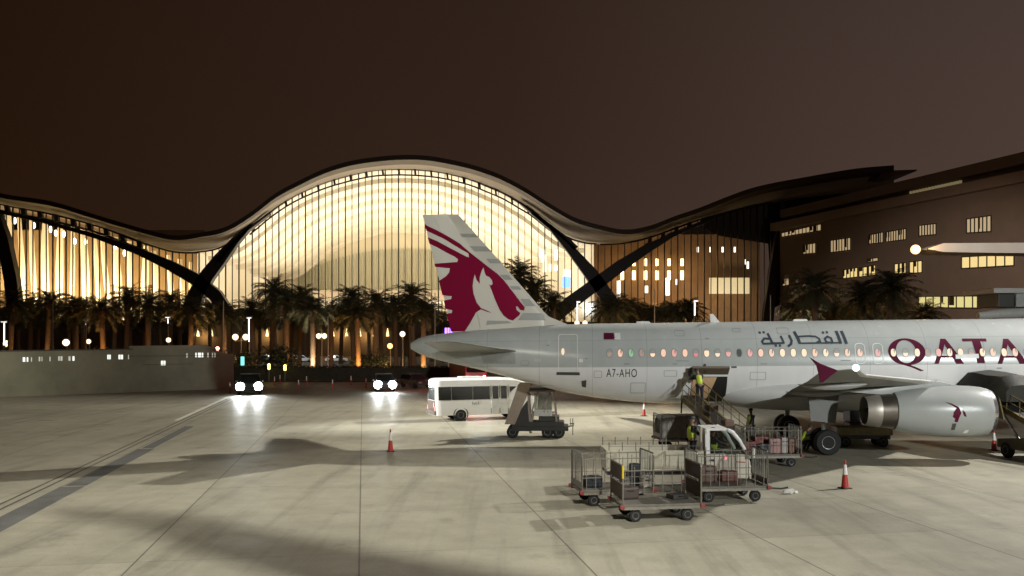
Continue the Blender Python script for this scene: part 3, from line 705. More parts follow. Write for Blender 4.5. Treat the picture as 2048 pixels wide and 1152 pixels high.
# fuselage stations from its outline
st = []
for px, a_, b_ in ((822, 685, 698), (835, 677, 706), (858, 671, 715), (880, 668, 721), (915, 664, 729), (950, 660.5, 737), (1000, 657, 750), (1040, 654, 761), (1075, 652, 770), (1110, 650, 780), (1155, 648, 789), (1200, 647, 796), (1250, 646.3, 802), (1300, 646, 805.5), (1400, 644.5, 807.5), (1550, 642.5, 809), (1700, 640.5, 811), (1850, 639, 814), (2000, 637.5, 817)):
    s = px2s(px); zt_, zb_ = px2(px, a_)[1], px2(px, b_)[1]; hz = (zt_-zb_)/2; st.append((s, (zt_+zb_)/2, hz, hz*(.97 if hz > 1.8 else .9)))
zl, hl = st[-1][1], st[-1][2]
for s, k, dz in ((6.5, 1, .02), (5, .985, .0), (3.8, .93, -.06), (2.6, .82, -.16), (1.6, .66, -.28), (.8, .46, -.40), (.25, .24, -.47), (0, .03, -.5)):
    st.append((s, zl+.0111*(9.6-s)+dz, hl*k, hl*k*.97))
st.sort(); S_ = np.array([q[0] for q in st]); ZC = np.array([q[1] for q in st]); HV = np.array([q[2] for q in st]); HW = np.array([q[3] for q in st])
zc = lambda s: float(np.interp(s, S_, ZC)); hv = lambda s: float(np.interp(s, S_, HV)); hw = lambda s: float(np.interp(s, S_, HW))
def surf(s, z):
    q = (z-zc(s))/hv(s); return hw(s)*math.sqrt(max(0, 1-q*q))
m = MB(); rings = []
ss = sorted(set([round(x, 2) for x in list(np.arange(0, 8, .4))+list(np.arange(8, 26, 1.0))+list(np.arange(26, 38.9, .5))]+[float(S_[-1])])); ss = [s for s in ss if s <= S_[-1]]
for s in ss: rings.append([L(s, hw(s)*math.sin(2*math.pi*k/64), zc(s)+hv(s)*math.cos(2*math.pi*k/64)) for k in range(64)])
m.loft(rings)
def skin():
    mt = mat('fuselage_paint', (.46, .485, .475), .27, var=.05, vscale=1.2, rvar=.012, spec=.5); n, l = mt.node_tree.nodes, mt.node_tree.links; b = n['Principled BSDF']
    t = n.new('ShaderNodeTexCoord'); s = n.new('ShaderNodeSeparateXYZ'); l.new(t.outputs['Object'], s.inputs[0])
    def M(op, x, y):
        k = n.new('ShaderNodeMath'); k.operation = op
        for i, w in enumerate((x, y)):
            if isinstance(w, (int, float)): k.inputs[i].default_value = w
            else: l.new(w, k.inputs[i])
        return k.outputs[0]
    zb = M('ADD', M('MULTIPLY', s.outputs['X'], .0105), 4.01+.0105*(20-16.3))
    isw = M('LESS_THAN', s.outputs['Z'], zb)
    old = b.inputs['Base Color'].links[0].from_socket
    mx = n.new('ShaderNodeMix'); mx.data_type = 'RGBA'; l.new(isw, mx.inputs[0]); l.new(old, mx.inputs[6]); mx.inputs[7].default_value = (.80, .79, .785, 1)
    fr = M('FRACT', M('DIVIDE', s.outputs['X'], 2.65), 0); ln_ = M('LESS_THAN', fr, .009)
    fr2 = M('LESS_THAN', M('ABSOLUTE', M('SUBTRACT', s.outputs['Z'], M('ADD', zb, 1.32)), 0), .008)
    dk = M('SUBTRACT', 1.0, M('MULTIPLY', M('MAXIMUM', ln_, fr2), .30))
    nz = n.new('ShaderNodeTexNoise'); nz.inputs['Scale'].default_value = .8; nz.inputs['Detail'].default_value = 6
    mp = n.new('ShaderNodeMapping'); mp.inputs['Scale'].default_value = (2.2, 1, .35); l.new(t.outputs['Object'], mp.inputs[0]); l.new(mp.outputs[0], nz.inputs['Vector'])
    r_ = n.new('ShaderNodeMapRange'); r_.inputs['From Min'].default_value = .3; r_.inputs['From Max'].default_value = .7; r_.inputs['To Min'].default_value = .955; r_.inputs['To Max'].default_value = 1.02; l.new(nz.outputs['Fac'], r_.inputs['Value'])
    dk = M('MULTIPLY', dk, r_.outputs[0])
    v = n.new('ShaderNodeVectorMath'); v.operation = 'SCALE'; l.new(mx.outputs[2], v.inputs[0]); l.new(dk, v.inputs['Scale']); l.new(v.outputs[0], b.inputs['Base Color'])
    return mt
m.build('fuselage', skin(), ac, True)
def decal(name, loops, mt, parent=ac, fn=None, off=.008, cut=.22, holes=False):
    """loops: list of polygons of (s, z); laid on the skin given by fn(s, z)->t"""
    fn = fn or surf; bm = bmesh.new()
    polys = [loops] if holes else [[q] for q in loops]
    for grp in polys:
        L3 = [[Vector((q[0], q[1], 0)) for q in lp] for lp in grp]
        flat = [p for lp in L3 for p in lp]; vs = [bm.verts.new(p) for p in flat]
        for tr in tessellate_polygon(L3):
            try: bm.faces.new([vs[i] for i in tr])
            except ValueError: pass
    for _ in range(5):
        lg = [e for e in bm.edges if e.calc_length() > cut]
        if not lg: break
        bmesh.ops.subdivide_edges(bm, edges=lg, cuts=1); bmesh.ops.triangulate(bm, faces=bm.faces)
    for v in bm.verts:
        s, z = v.co.x, v.co.y; v.co = L(s, fn(s, z)+off, z)
    bmesh.ops.recalc_face_normals(bm, faces=bm.faces)
    for f in bm.faces:
        if f.normal.y > 0: f.normal_flip()
    me = bpy.data.meshes.new(name); bm.to_mesh(me); bm.free(); me.materials.append(mt)
    o = bpy.data.objects.new(name, me); COL.objects.link(o); o.parent = parent; return o
TS = 1.97
def sp(px, py, t=TS): return px2(px, py, t)
def spl(pts, t=TS): return [sp(*p, t) for p in pts]
def stroke(pts, w):          # ribbon round a polyline (photo px) -> list of quads
    out = []
    P = [Vector((p[0], p[1])) for p in pts]
    for a_, b_ in zip(P[:-1], P[1:]):
        d = (b_-a_).normalized(); n_ = Vector((-d.y, d.x))*w/2; e = d*w*.25
        out.append([tuple(a_-e+n_), tuple(b_+e+n_), tuple(b_+e-n_), tuple(a_-e-n_)])
    return out
def ell(cx, cy, rx, ry, n=40): return [(cx+rx*math.cos(2*math.pi*k/n), cy+ry*math.sin(2*math.pi*k/n)) for k in range(n)]
burg = mat('burgundy_paint', (.095, .003, .028), .55, var=.06, spec=.12)
# QATAR lettering
Z4 = lambda pts: [(1536+x/4, 640+y/4) for x, y in pts]
decal('letter', [spl(Z4(ell(1108, 254, 148, 108))), spl(Z4(ell(1101, 253, 80, 91)))], burg, holes=True)
decal('letter', [spl(Z4([(1050, 348), (1110, 352), (1165, 372), (1240, 404), (1212, 409), (1140, 378), (1080, 360)]))], burg, off=.012)
def letter_a(dx, k=1.0):
    P = lambda pts: spl(Z4([(x+dx, y) for x, y in pts]))
    decal('letter', [P([(1392, 150), (1416, 150), (1418, 190), (1356, 350), (1320, 350)]), P([(1416, 150), (1432, 150), (1557, 350), (1494, 350), (1418, 205)]), P([(1378, 285), (1462, 285), (1470, 300), (1372, 300)])], burg)
letter_a(0); letter_a(503)
decal('letter', [spl(Z4([(1565, 148), (1758, 148), (1758, 172), (1706, 170), (1722, 345), (1662, 345), (1640, 170), (1565, 172)]))], burg)
decal('letter', [spl(Z4([(2085, 148), (2145, 148), (2150, 345), (2090, 345)])), spl(Z4([(2148, 148), (2230, 160), (2250, 200), (2225, 240), (2200, 250), (2280, 345), (2215, 345), (2150, 252), (2150, 235), (2185, 225), (2192, 195), (2180, 172), (2148, 168)]))], burg)
# Arabic lettering drawn as pen strokes
Z3 = lambda pts: [(1300+x/4, 640+y/4) for x, y in pts]
slate = mat('lettering_slate', (.05, .065, .085), .4, var=.08)
ar = []
for pts, w in (([(1560, 92), (1577, 186)], 25), ([(1518, 92), (1532, 184)], 25), ([(1540, 182), (1390, 184), (1200, 186)], 13),
               ([(1470, 184), (1462, 145), (1435, 132), (1412, 150), (1418, 176), (1462, 184)], 17),
               ([(1372, 182), (1366, 150), (1340, 132), (1290, 128), (1205, 132)], 15), ([(1372, 165), (1340, 182)], 15), ([(1178, 96), (1196, 150), (1204, 184)], 25), ([(1202, 132), (1210, 184)], 12),
               ([(1130, 125), (1142, 165), (1135, 192), (1112, 208)], 20), ([(1062, 130), (1078, 184), (1000, 187)], 17), ([(1000, 187), (985, 184), (960, 110)], 20),
               ([(968, 150), (925, 148), (905, 172), (912, 190), (985, 188)], 17)):
    ar += stroke(Z3(pts), w/4)
for x, y in ((1408, 100), (1440, 98), (1012, 205), (1044, 205), (897, 100), (930, 98)): ar.append(Z3([(x-9, y-9), (x+9, y-9), (x+9, y+9), (x-9, y+9)]))
for i, lp in enumerate(ar): ar[i] = spl(lp)
decal('arabic_lettering', ar, slate, off=.011, cut=.16)
# registration
cu = bpy.data.curves.new('registration', 'FONT'); cu.body = 'A7-AHO'; cu.size = 1; cu.space_character = 1.15
to = bpy.data.objects.new('registration_text', cu); COL.objects.link(to); bpy.context.view_layer.update()
dm = to.evaluated_get(bpy.context.evaluated_depsgraph_get()).to_mesh()
V = [v.co.copy() for v in dm.vertices]; Fc = [tuple(p.vertices) for p in dm.polygons]; to.evaluated_get(bpy.context.evaluated_depsgraph_get()).to_mesh_clear()
bpy.data.objects.remove(to)
x0, x1 = min(v.x for v in V), max(v.x for v in V); y0, y1 = min(v.y for v in V), max(v.y for v in V)
(sa, za), (sb, zb_) = sp(1213, 754.5), sp(1274, 738)
rg = MB(); vv = []
for v in V:
    s = sa+(v.x-x0)/(x1-x0)*(sb-sa); z = za+(v.y-y0)/(y1-y0)*(zb_-za); vv.append(L(s, surf(s, z)+.012, z))
rg.add(vv, Fc); rg.build('registration', mat('registration_black', (.015, .015, .018), .4), ac)
# flag
decal('flag_maroon', [spl([(1208, 665.5), (1231, 665.5), (1228.5, 667.8), (1231, 670), (1228.5, 672.3), (1231, 674.6), (1228.5, 676.8), (1231, 679), (1208, 679)])], mat('flag_maroon', (.09, .006, .03), .4))
decal('flag_white', [spl([(1231.2, 665.5), (1242, 665.5), (1242, 679), (1231.2, 679), (1228.9, 676.8), (1231.2, 674.6), (1228.9, 672.3), (1231.2, 670), (1228.9, 667.8)])], mat('flag_white', (.75, .74, .72), .4))
# cabin windows
wg = [glow('cabin_warm', (1, .66, .40), .95), glow('cabin_peach', (1, .54, .34), .80), glow('cabin_pink', (1, .36, .30), .62), glow('cabin_red', (1, .10, .14), .62), glow('cabin_green', (.30, .85, .38), .42), mat('cabin_dark', (.12, .13, .13), .2), glow('cabin_dim', (.8, .40, .28), .28)]
seq = [6, 1, 4, 6, 0, 1, 2, 1, 3, 0, 0, 2, 5, 2, 1, 1, 0, 0, 0, 1, 0, 0, 1]
shade = mat('window_shade', (.40, .41, .40), .5)
pxs = [1219+21.62*i for i in range(23)]+[1719.5, 1755]+[1786, 1810, 1833.5, 1854.5, 1876, 1898, 1919.5, 1941, 1963, 1984, 2006, 2028, 2051, 2073, 2095, 2118, 2140]
seq += [1, 2, 0, 0, 0, 6, 2, 0, 0, 3, 0, 1, 0, 1, 0, 1, 0, 1, 0]
r = random.Random(11)
for i, px in enumerate(pxs):
    s, z = sp(px, 706.3-(px-1219)*.0022)
    lp = [(s+.118*math.cos(a_)*(abs(math.cos(a_))**-.25 if abs(math.cos(a_)) > .05 else 1), z+.185*math.sin(a_)) for a_ in [2*math.pi*k/20 for k in range(20)]]
    w_ = decal('cabin_window', [lp], wg[seq[i % len(seq)]], off=.009, cut=1)
    fr = [(s+(q[0]-s)*1.32, z+(q[1]-z)*1.2) for q in lp]
    decal('window_frame', [fr], mat('window_surround', (.30, .31, .30), .4), w_, off=.004, cut=1)
    h = r.choice((0, 0, .25, .4, .55, .2))
    if h and seq[i % len(seq)] != 5:
        zz = z+.185-.37*h; lp2 = [(q[0], max(q[1], zz)) for q in lp]
        if r.random() < .5: decal('shade', [[(s-.1, z+.17), (s-.03, z+.18), (s+.0, z+.17-.3*h), (s-.05, z-.05)]], shade, w_, off=.013, cut=1)
        else: decal('shade', [lp2], shade, w_, off=.013, cut=1)
# doors
def frame_loop(name, x0, y0, x1, y1, rad, w, mt, t=TS):
    out, inn = [], []
    for k, (cx, cy, a0) in enumerate(((x1-rad, y1-rad, 0), (x0+rad, y1-rad, 90), (x0+rad, y0+rad, 180), (x1-rad, y0+rad, 270))):
        for q in range(6):
            a_ = R(a0+18*q); out.append((cx+rad*math.cos(a_), cy+rad*math.sin(a_))); inn.append((cx+(rad-w)*math.cos(a_), cy+(rad-w)*math.sin(a_)))
    return decal(name, [spl(out, t), spl(inn, t)], mt, holes=True, off=.010, cut=.3)
wf = mat('door_outline', (.78, .78, .75), .4)
dr = frame_loop('door_outline', 1116, 668, 1155.5, 749, 4, 1.6, wf)
decal('door_sill', [spl([(1113, 745), (1159, 745), (1160, 751), (1112, 751)])], mat('sill_dark', (.07, .07, .06), .5), off=.02)
w_ = decal('door_window', [spl(ell(1125.5, 703.5, 3.2, 7, 14))], wg[0], off=.012, cut=1)
decal('door_handle', [spl([(1158, 718), (1166, 718), (1166, 725), (1158, 725)])], wf, off=.012)
frame_loop('exit_outline', 1709.5, 686, 1730.5, 727.5, 8, 1.7, wf); frame_loop('exit_outline', 1745, 686, 1766, 727.5, 8, 1.7, wf)
decal('drain_mast', [spl([(1163, 763), (1173, 761), (1172, 777), (1164, 775)])], MATS['sill_dark'], off=.02); decal('drain_plate', [spl([(1173.2, 763), (1175.5, 763), (1175.5, 780), (1173, 778)])], wf, off=.03)
decal('service_plate', [spl([(1067, 718), (1080, 718), (1080, 724), (1067, 724)])], mat('plate_grey', (.5, .48, .46), .4))
decal('name_plate', [spl([(1909, 709), (1955, 707.5), (1955, 716), (1909, 717.5)])], wf, off=.014)
decal('vent_slot', [spl([(1462, 732.5), (1473, 732.5), (1473, 736), (1462, 736)])], MATS['sill_dark'])
dm_ = MB(); s, z = sp(1409, 728); dm_.bar(L(s, surf(s, z)-.03, z), L(s-.05, surf(s, z)+.32, z-.38), .10, .05); dm_.build('drain_mast', MATS['sill_dark'], ac)
pnl = mat('panel_line', (.26, .265, .26), .5)
for x0, y0, x1, y1 in ((1262, 766, 1292, 788), (1328, 741, 1354, 753), (1500, 744, 1532, 760), (1040, 722, 1056, 732), (1188, 742, 1204, 756), (1560, 655, 1584, 668), (1352, 660, 1372, 672), (1470, 656, 1486, 664)):
    frame_loop('access_panel', x0, y0, x1, y1, 2.0, .8, pnl)
for px, py, w, h in ((1092, 690, 6, 2), (1248, 727, 12, 2), (1345, 727, 9, 1.6), (1352, 721, 26, 1.6), (1520, 727, 14, 1.6), (1680, 720, 20, 2), (1412, 676, 8, 2), (1990, 735, 10, 2), (1170, 716, 5, 2)):
    decal('stencil', [spl([(px, py), (px+w, py), (px+w, py+h), (px, py+h)])], pnl, off=.010)
# roof antennas
for px, h in ((1430, .45), (1286, .12), (1600, .12)):
    s = px2s(px); z = zc(s)+hv(s)-.03
    MB().prism([L(s+.22, -.03, z), L(s-.25, -.03, z), L(s+.10, -.03, z+h), L(s+.26, -.03, z+h)] if h > .2 else [L(s+.4, -.1, z), L(s-.4, -.1, z), L(s-.3, -.1, z+h), L(s+.3, -.1, z+h)], (0, -.06 if h > .2 else -.2, 0)).build('antenna', wf, ac)
# tail fin + emblem
fin_p = mat('fin_paint', (.56, .54, .48), .36, var=.06, vscale=.8)
FP = lambda px, py: px2(px, py, 0.0)
te = [FP(845, 429.5), FP(862, 497), FP(880, 565), FP(893, 615), FP(906, 664)]
le = [FP(916, 430), FP(932, 446), FP(1000, 523), FP(1064, 596), FP(1096, 634)]
def edge(poly, z):
    zz = [q[1] for q in poly]; o = np.argsort(zz); return float(np.interp(z, np.array(zz)[o], np.array([q[0] for q in poly])[o]))
z0f, z1f = min(te[-1][1], 5.0), te[0][1]
def fin_t(s, z):
    a_, b_ = edge(le, z), edge(te, z); q = (s-a_)/(b_-a_); q = min(1, max(0, q))
    th = .46-.26*(z-5.4)/(z1f-5.4)
    return max(.004, th/2*(math.sqrt(q/.3) if q < .3 else 1-(q-.3)/.7*.95))
zs = np.linspace(z0f, z1f, 15)
def finpart(name, q0, q1, mt, nq=9):
    m = MB(); rings = []
    for z in zs:
        a_, b_ = edge(le, z), edge(te, z); A = []; B = []
        for q in np.linspace(q0, q1, nq):
            s = a_+(b_-a_)*q; t = fin_t(s, z) if 0 < q < 1 else .004
            A.append(L(s, t, z)); B.append(L(s, -t, z))
        rings.append(A+B[::-1])
    return m.loft(rings).build(name, mt, ac, True)
finpart('tail_fin', 0, .70, fin_p, 14); finpart('rudder', .703, 1, fin_p)
MB().prism([L(*[FP(1040, 575)[0], 0, FP(1040, 575)[1]])+Vector((0, .07, 0)), L(FP(1097, 633)[0], -.07, FP(1097, 633)[1]), L(FP(1150, 655)[0], -.07, FP(1150, 655)[1]), L(FP(1040, 655)[0], -.07, FP(1040, 655)[1])], (0, -.14, 0)).build('dorsal_fillet', fin_p, ac, True)
Z8 = lambda pts: [FP(800+x/4, 400+y/4) for x, y in pts]
ory = [(194,186),(215,205),(300,245),(400,300),(480,350),(560,420),(650,490),(700,530),(780,590),(830,640),(900,730),(960,810),(1000,860),(995,885),(965,880),(940,850),(930,855),(935,880),(965,905),(955,925),(930,945),(905,965),(870,955),(830,925),(800,880),(760,790),(735,720),(715,675),(730,685),(745,675),(740,645),(720,620),(690,605),(680,580),(670,540),(655,570),(640,620),(640,672),(615,640),(600,595),(590,640),(583,690),(590,750),(615,820),(650,865),(700,885),(738,905),(700,895),(650,875),(610,900),(560,990),(520,1050),(409,1052),(373,908),(415,905),(420,882),(366,872),(350,806),(410,792),(415,770),(340,762),(312,648),(370,610),(395,580),(400,547),(282,535),(275,510),(460,497),(466,475),(440,455),(380,425),(300,380),(236,350),(222,298),(300,330),(400,385),(535,455),(555,460),(550,430),(480,390),(350,310),(213,246)]
decal('oryx_emblem', [Z8(ory)], mat('emblem_burgundy', (.21, .002, .034), .6, var=.08, spec=.08), fn=lambda s, z: fin_t(s, z), off=.02, cut=.3)
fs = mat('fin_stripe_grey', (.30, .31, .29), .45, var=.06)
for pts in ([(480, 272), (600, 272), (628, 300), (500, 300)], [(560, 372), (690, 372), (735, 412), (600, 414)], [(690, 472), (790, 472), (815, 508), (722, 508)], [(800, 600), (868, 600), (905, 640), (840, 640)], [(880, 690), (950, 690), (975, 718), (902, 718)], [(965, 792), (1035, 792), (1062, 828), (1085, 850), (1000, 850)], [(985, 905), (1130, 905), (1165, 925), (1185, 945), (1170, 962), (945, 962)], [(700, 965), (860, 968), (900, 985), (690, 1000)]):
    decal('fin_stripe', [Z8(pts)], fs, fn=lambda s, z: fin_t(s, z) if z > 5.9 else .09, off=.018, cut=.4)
# tailplanes
def surf_loft(name, stations, mt, mirror=False, nq=9):
    m = MB(); rings = []
    for sl, stt, t, zl_, zt2, th in stations:
        up, lo = [], []
        for q in np.linspace(0, 1, nq):
            q2 = q**1.6; y = th*2.0*(math.sqrt(q2)-q2)
            s = sl+(stt-sl)*q2; z = zl_+(zt2-zl_)*q2
            up.append(L(s, -t if mirror else t, z+y*.6)); lo.append(L(s, -t if mirror else t, z-y*.4))
        rings.append(up+lo[::-1][1:-1])
    return m.loft(rings).build(name, mt, ac, True)
gp = mat('wing_paint', (.235, .235, .22), .4, var=.08, vscale=.9)
(sl1, zl1), (sl2, zl2) = px2(1034, 703, 1.0), px2(908, 683, 6.2)
for mi in (False, True):
    surf_loft('tailplane', [(sl1-.2, sl1+4.1, .6, zl1, zl1-.02, .30), (sl1, sl1+3.9, 1.2, zl1+.02, zl1, .30), (sl2, sl2+1.45, 6.1, zl2, zl2-.02, .10), (sl2+.4, sl2+1.4, 6.22, zl2, zl2-.02, .04)], gp, mi)
decal('trim_plate', [spl([(958, 703), (1030, 706), (1031, 728), (965, 728)], 1.3)], mat('trim_plate_grey', (.33, .335, .32), .4), off=.008)
# belly fairing and wings
m = MB(); rings = []
for s in np.linspace(11.2, 24.2, 22):
    q = (s-17.7)/6.5; k = math.sqrt(max(0, 1-abs(q)**2.6)); rings.append([L(s, (2.16*k+.02)*math.sin(a_), 2.72+.011*(20-s)+(1.02*k+.02)*math.cos(a_)*(1 if math.cos(a_) < 0 else .75)) for a_ in [2*math.pi*i/32 for i in range(32)]])
m.loft(rings).build('belly_fairing', mat('fairing_white', (.60, .595, .58), .34, var=.05, vscale=.8), ac, True)
tipS, tipZ = px2(1716, 738.5, 16.5); teS, teZ = px2(1640, 744, 16.5)
wing_st = [(12.2, 20.5, 1.2, 2.95, 2.42, .52), (12.3, 20.5, 1.95, 3.0, 2.46, .5), (15.1, 21.0, 6.4, 3.5, 3.12, .33), (tipS-.6*(tipS-15.1)*.5, 21.6, 11.4, 3.98, 3.72, .22), (tipS, teS, 16.5, tipZ, teZ, .11), (tipS+.35, teS-.1, 16.75, tipZ+.01, teZ+.01, .05)]
for mi in (False, True): surf_loft('wing', wing_st, gp, mi, 13)
slat = mat('slat_white', (.70, .70, .69), .3, var=.05, vscale=1)
for mi in (False, True):
    m = MB(); rings = []
    for sl, stt, t, zl_, zt2, th in wing_st[1:5]:
        up, lo = [], []
        for q2 in (-.004, .0, .004, .012, .03, .06, .10):
            y = th*2.0*(math.sqrt(max(0, q2))-q2)+(.012 if q2 > 0 else 0); s = sl+(stt-sl)*q2
            up.append(L(s, -t if mi else t, zl_+(zt2-zl_)*q2+y*.6)); lo.append(L(s, -t if mi else t, zl_+(zt2-zl_)*q2-y*.4))
        rings.append(up+lo[::-1][:-1])
    m.loft(rings).build('leading_edge', slat, ac, True)
for mi in (1, -1):
    F1 = lambda px, py, t=16.72: L(px2(px, py, t)[0], t*mi, px2(px, py, t)[1])
    MB().prism([F1(1618, 714), F1(1640, 727), F1(1676, 741), F1(1660, 752), F1(1645, 765), F1(1639, 765), F1(1636, 745), F1(1632, 731)], (0, -.05*mi, 0)).build('wingtip_fence', burg, ac, bevel=.008)
nl = MB().sphere(L(tipS+.1, 16.62, tipZ+.05), .11, 12, 8); nl.build('navigation_light', glow('nav_green', (.25, 1, .78), 9), ac, True)
def wing_at(t):
    ts = [q[2] for q in wing_st]; return [float(np.interp(t, ts, [q[i] for q in wing_st])) for i in (0, 1, 3, 4)]
for mi in (1, -1):
    for t in (5.0, 9.4):
        a_, b_, zl_, zt2 = wing_at(t); m = MB(); rings = []
        for q in np.linspace(0, 1, 9):
            k = math.sin(math.pi*min(1, q*.97+.02))**.6; s = b_-2.6+2.7*q; z = zt2+.12-.10*k-.03*q
            rings.append([L(s, t*mi+.12*k*math.cos(w), z+.15*k*math.sin(w)-.06) for w in [2*math.pi*i/10 for i in range(10)]])
        m.loft(rings).build('flap_fairing', gp, ac, True)
# engines
nac = mat('nacelle_paint', (.36, .375, .365), .30, var=.05, vscale=1.5, rvar=.06); ntl = mat('nozzle_metal', (.16, .14, .12), .38, .85, var=.15, vscale=2); lipm = mat('intake_lip', (.62, .62, .62), .22, .9); ring_m = mat('nozzle_ring', (.36, .33, .29), .45, .6)
for mi in (1, -1):
    t = 5.75; sf, ze = px2(1976, 824, t)[0], px2(1855, 822, t)[1]
    c0 = L(sf, t*mi, ze)
    pr = [(.90, .0), (1.0, -.12), (1.06, -.35), (1.105, -.8), (1.12, -1.4), (1.115, -2.0), (1.06, -2.8), (.96, -3.5), (.84, -4.05)]
    o = MB().lathe([(.62, -.9), (.80, -.25), (.86, -.06)]+pr+[(.80, -4.06), (.5, -3.9)], c0, 'x', 48, False).build('engine_nacelle', nac, ac, True)
    MB().lathe([(.855, -.07), (.895, .025), (.94, .03), (1.005, -.11), (1.01, -.2), (.96, -.2), (.87, -.2)], c0, 'x', 48, False).build('intake_lip', lipm, o, True)
    MB().lathe([(.80, -4.0), (.79, -4.06), (.74, -4.66), (.70, -4.68)], c0, 'x', 40, False).build('nozzle', ntl, o, True)
    MB().lathe([(.72, -4.64), (.735, -4.7), (.70, -5.0), (.64, -5.28), (.60, -5.27), (.62, -4.7)], c0, 'x', 40, False).build('nozzle_ring', ring_m, o, True)
    MB().lathe([(.61, -4.75), (.2, -4.75), (.16, -5.0), (.02, -5.5)], c0, 'x', 24, False).build('exhaust_cone', mat('exhaust_dark', (.02, .018, .016), .6), o, True)
    MB().lathe([(.05, -.75), (.25, -.95), (.82, -1.0)], c0, 'x', 24, False).build('fan', mat('fan_dark', (.03, .03, .03), .4, .5), o, True)
    a_, b_, zl_, zt2 = wing_at(t)
    MB().prism([c0+Vector((-1.0, -.16, 1.06)), c0+Vector((-2.2, -.16, 1.33)), L(a_-.1, t*mi+.16, zl_+.12), L(a_+2.4, t*mi+.16, zl_-.25), L(a_+4.3, t*mi+.16, zt2+.02), c0+Vector((-4.5, -.16, .70)), c0+Vector((-3.4, -.16, .82))], (0, .32, 0)).build('pylon', nac, ac, True, bevel=.04)
    if mi == 1:
        def nt(s, z):
            rr_ = float(np.interp(sf-s, [q[1] for q in pr][::-1], [q[0] for q in pr][::-1])); return t+math.sqrt(max(0, rr_*rr_-(z-ze)**2))
        E = lambda pts: [px2(1536+x/4, 640+y/4, 6.85) for x, y in pts]
        decal('nacelle_emblem', [E([(1420, 655), (1470, 668), (1515, 690), (1530, 700), (1545, 745), (1530, 780), (1520, 820), (1495, 815), (1498, 790), (1478, 775), (1485, 735), (1510, 705), (1470, 680)]), E([(1555, 720), (1575, 735), (1588, 775), (1570, 770), (1560, 750)])], burg, o, nt, .012, .15)
        decal('nacelle_panel', [E([(1480, 830), (1512, 828), (1512, 885), (1482, 885)])], MATS['sill_dark'], o, nt, .012, .15)
        decal('nacelle_placard', [E([(1560, 692), (1640, 692), (1640, 720), (1560, 720)])], mat('placard_pale', (.55, .58, .58), .4), o, nt, .012, .15)
        decal('nacelle_placard', [E([(1600, 885), (1630, 885), (1625, 915), (1588, 915)])], wf, o, nt, .012, .15)
# landing gear
strut = mat('gear_strut', (.34, .34, .32), .45, .2)
def gear(s, t, zr, r_, zt_, tw, name='main_gear'):
    m = MB().tube([L(s, t*.9, zt_), L(s+.05, t, .9), L(s+.05, t, r_)], [.16, .14, .11], 12); m.tube([L(s+.05, t-tw-.05, r_), L(s+.05, t+tw+.05, r_)], .09, 10); m.bar(L(s-.02, t*.95, 1.5), L(s-.05, t-1.3*(1 if t > 0 else -1) if t else 0, 2.2), .10)
    o = m.build(name, strut, ac, True)
    for k in (-tw, tw): wheel(o, L(s+.05, t+k, r_), r_, .40 if r_ > .5 else .22)
    return o
sg = px2s(1652, 3.8)
for mi in (1, -1):
    o = gear(sg, 3.75*mi, 0, .585, 3.1, .46)
    MB().prism([L(sg-.55, 3.95*mi, 2.9), L(sg+.85, 3.95*mi, 2.75), L(sg+.75, 4.02*mi, 1.55), L(sg-.35, 4.02*mi, 1.45)], (0, -.06*mi, 0)).build('gear_door', mat('gear_door_grey', (.11, .11, .10), .5), o)
gear(5.0, 0, 0, .38, 2.6, .25, 'nose_gear')
# open aft cargo hold
decal('cargo_hold', [spl([(1384, 753), (1454, 753), (1454, 806), (1382, 806)], 1.8)], mat('hold_dark', (.012, .010, .007), .8), off=.012)
hold = decal('hold_lining', [spl([(1385, 754), (1433, 754), (1420, 790), (1414, 805), (1383, 805)], 1.8)], mat('hold_lining_tan', (.62, .40, .23), .7, var=.12, vscale=3), off=.02)
s0_, z0_ = sp(1382, 748); s1_, _ = sp(1456, 748)
MB().prism([L(s0_, 1.99, z0_-.02), L(s1_, 1.99, z0_-.02), L(s1_, 2.5, z0_+.30), L(s0_, 2.5, z0_+.30)], (0, .02, .10)).build('cargo_door', mat('hold_door_brown', (.16, .12, .08), .6), ac)
MB().sphere(L(s0_-.15, 2.1, z0_+.05), .32, 12, 8, (1, .6, 1)).build('door_actuator', MATS['sill_dark'], ac, True)
# ------------------------------------------------------------------ vehicles and ground equipment
wv = mat('vehicle_white', (.80, .80, .77), .32, var=.05, vscale=1.5, rvar=.08); blk = mat('glass_black', (.010, .012, .012), .08, var=.02, rvar=.02, spec=.6)
trim = mat('trim_black', (.02, .02, .02), .55); redl = glow('tail_red', (1, .06, .03), 2.2); aml = glow('marker_amber', (1, .60, .28), 1.6); chr_ = mat('bare_metal', (.42, .41, .39), .38, .8, var=.2, vscale=3)
brn = mat('rust_brown', (.085, .055, .040), .7, .1, var=.35, vscale=3); gal = mat('galvanised', (.20, .185, .155), .5, .4, var=.25, vscale=4); drk = mat('machinery_dark', (.022, .020, .018), .6, var=.4, vscale=4)
head_g = glow('headlight_glow', (.95, 1, 1), 45)

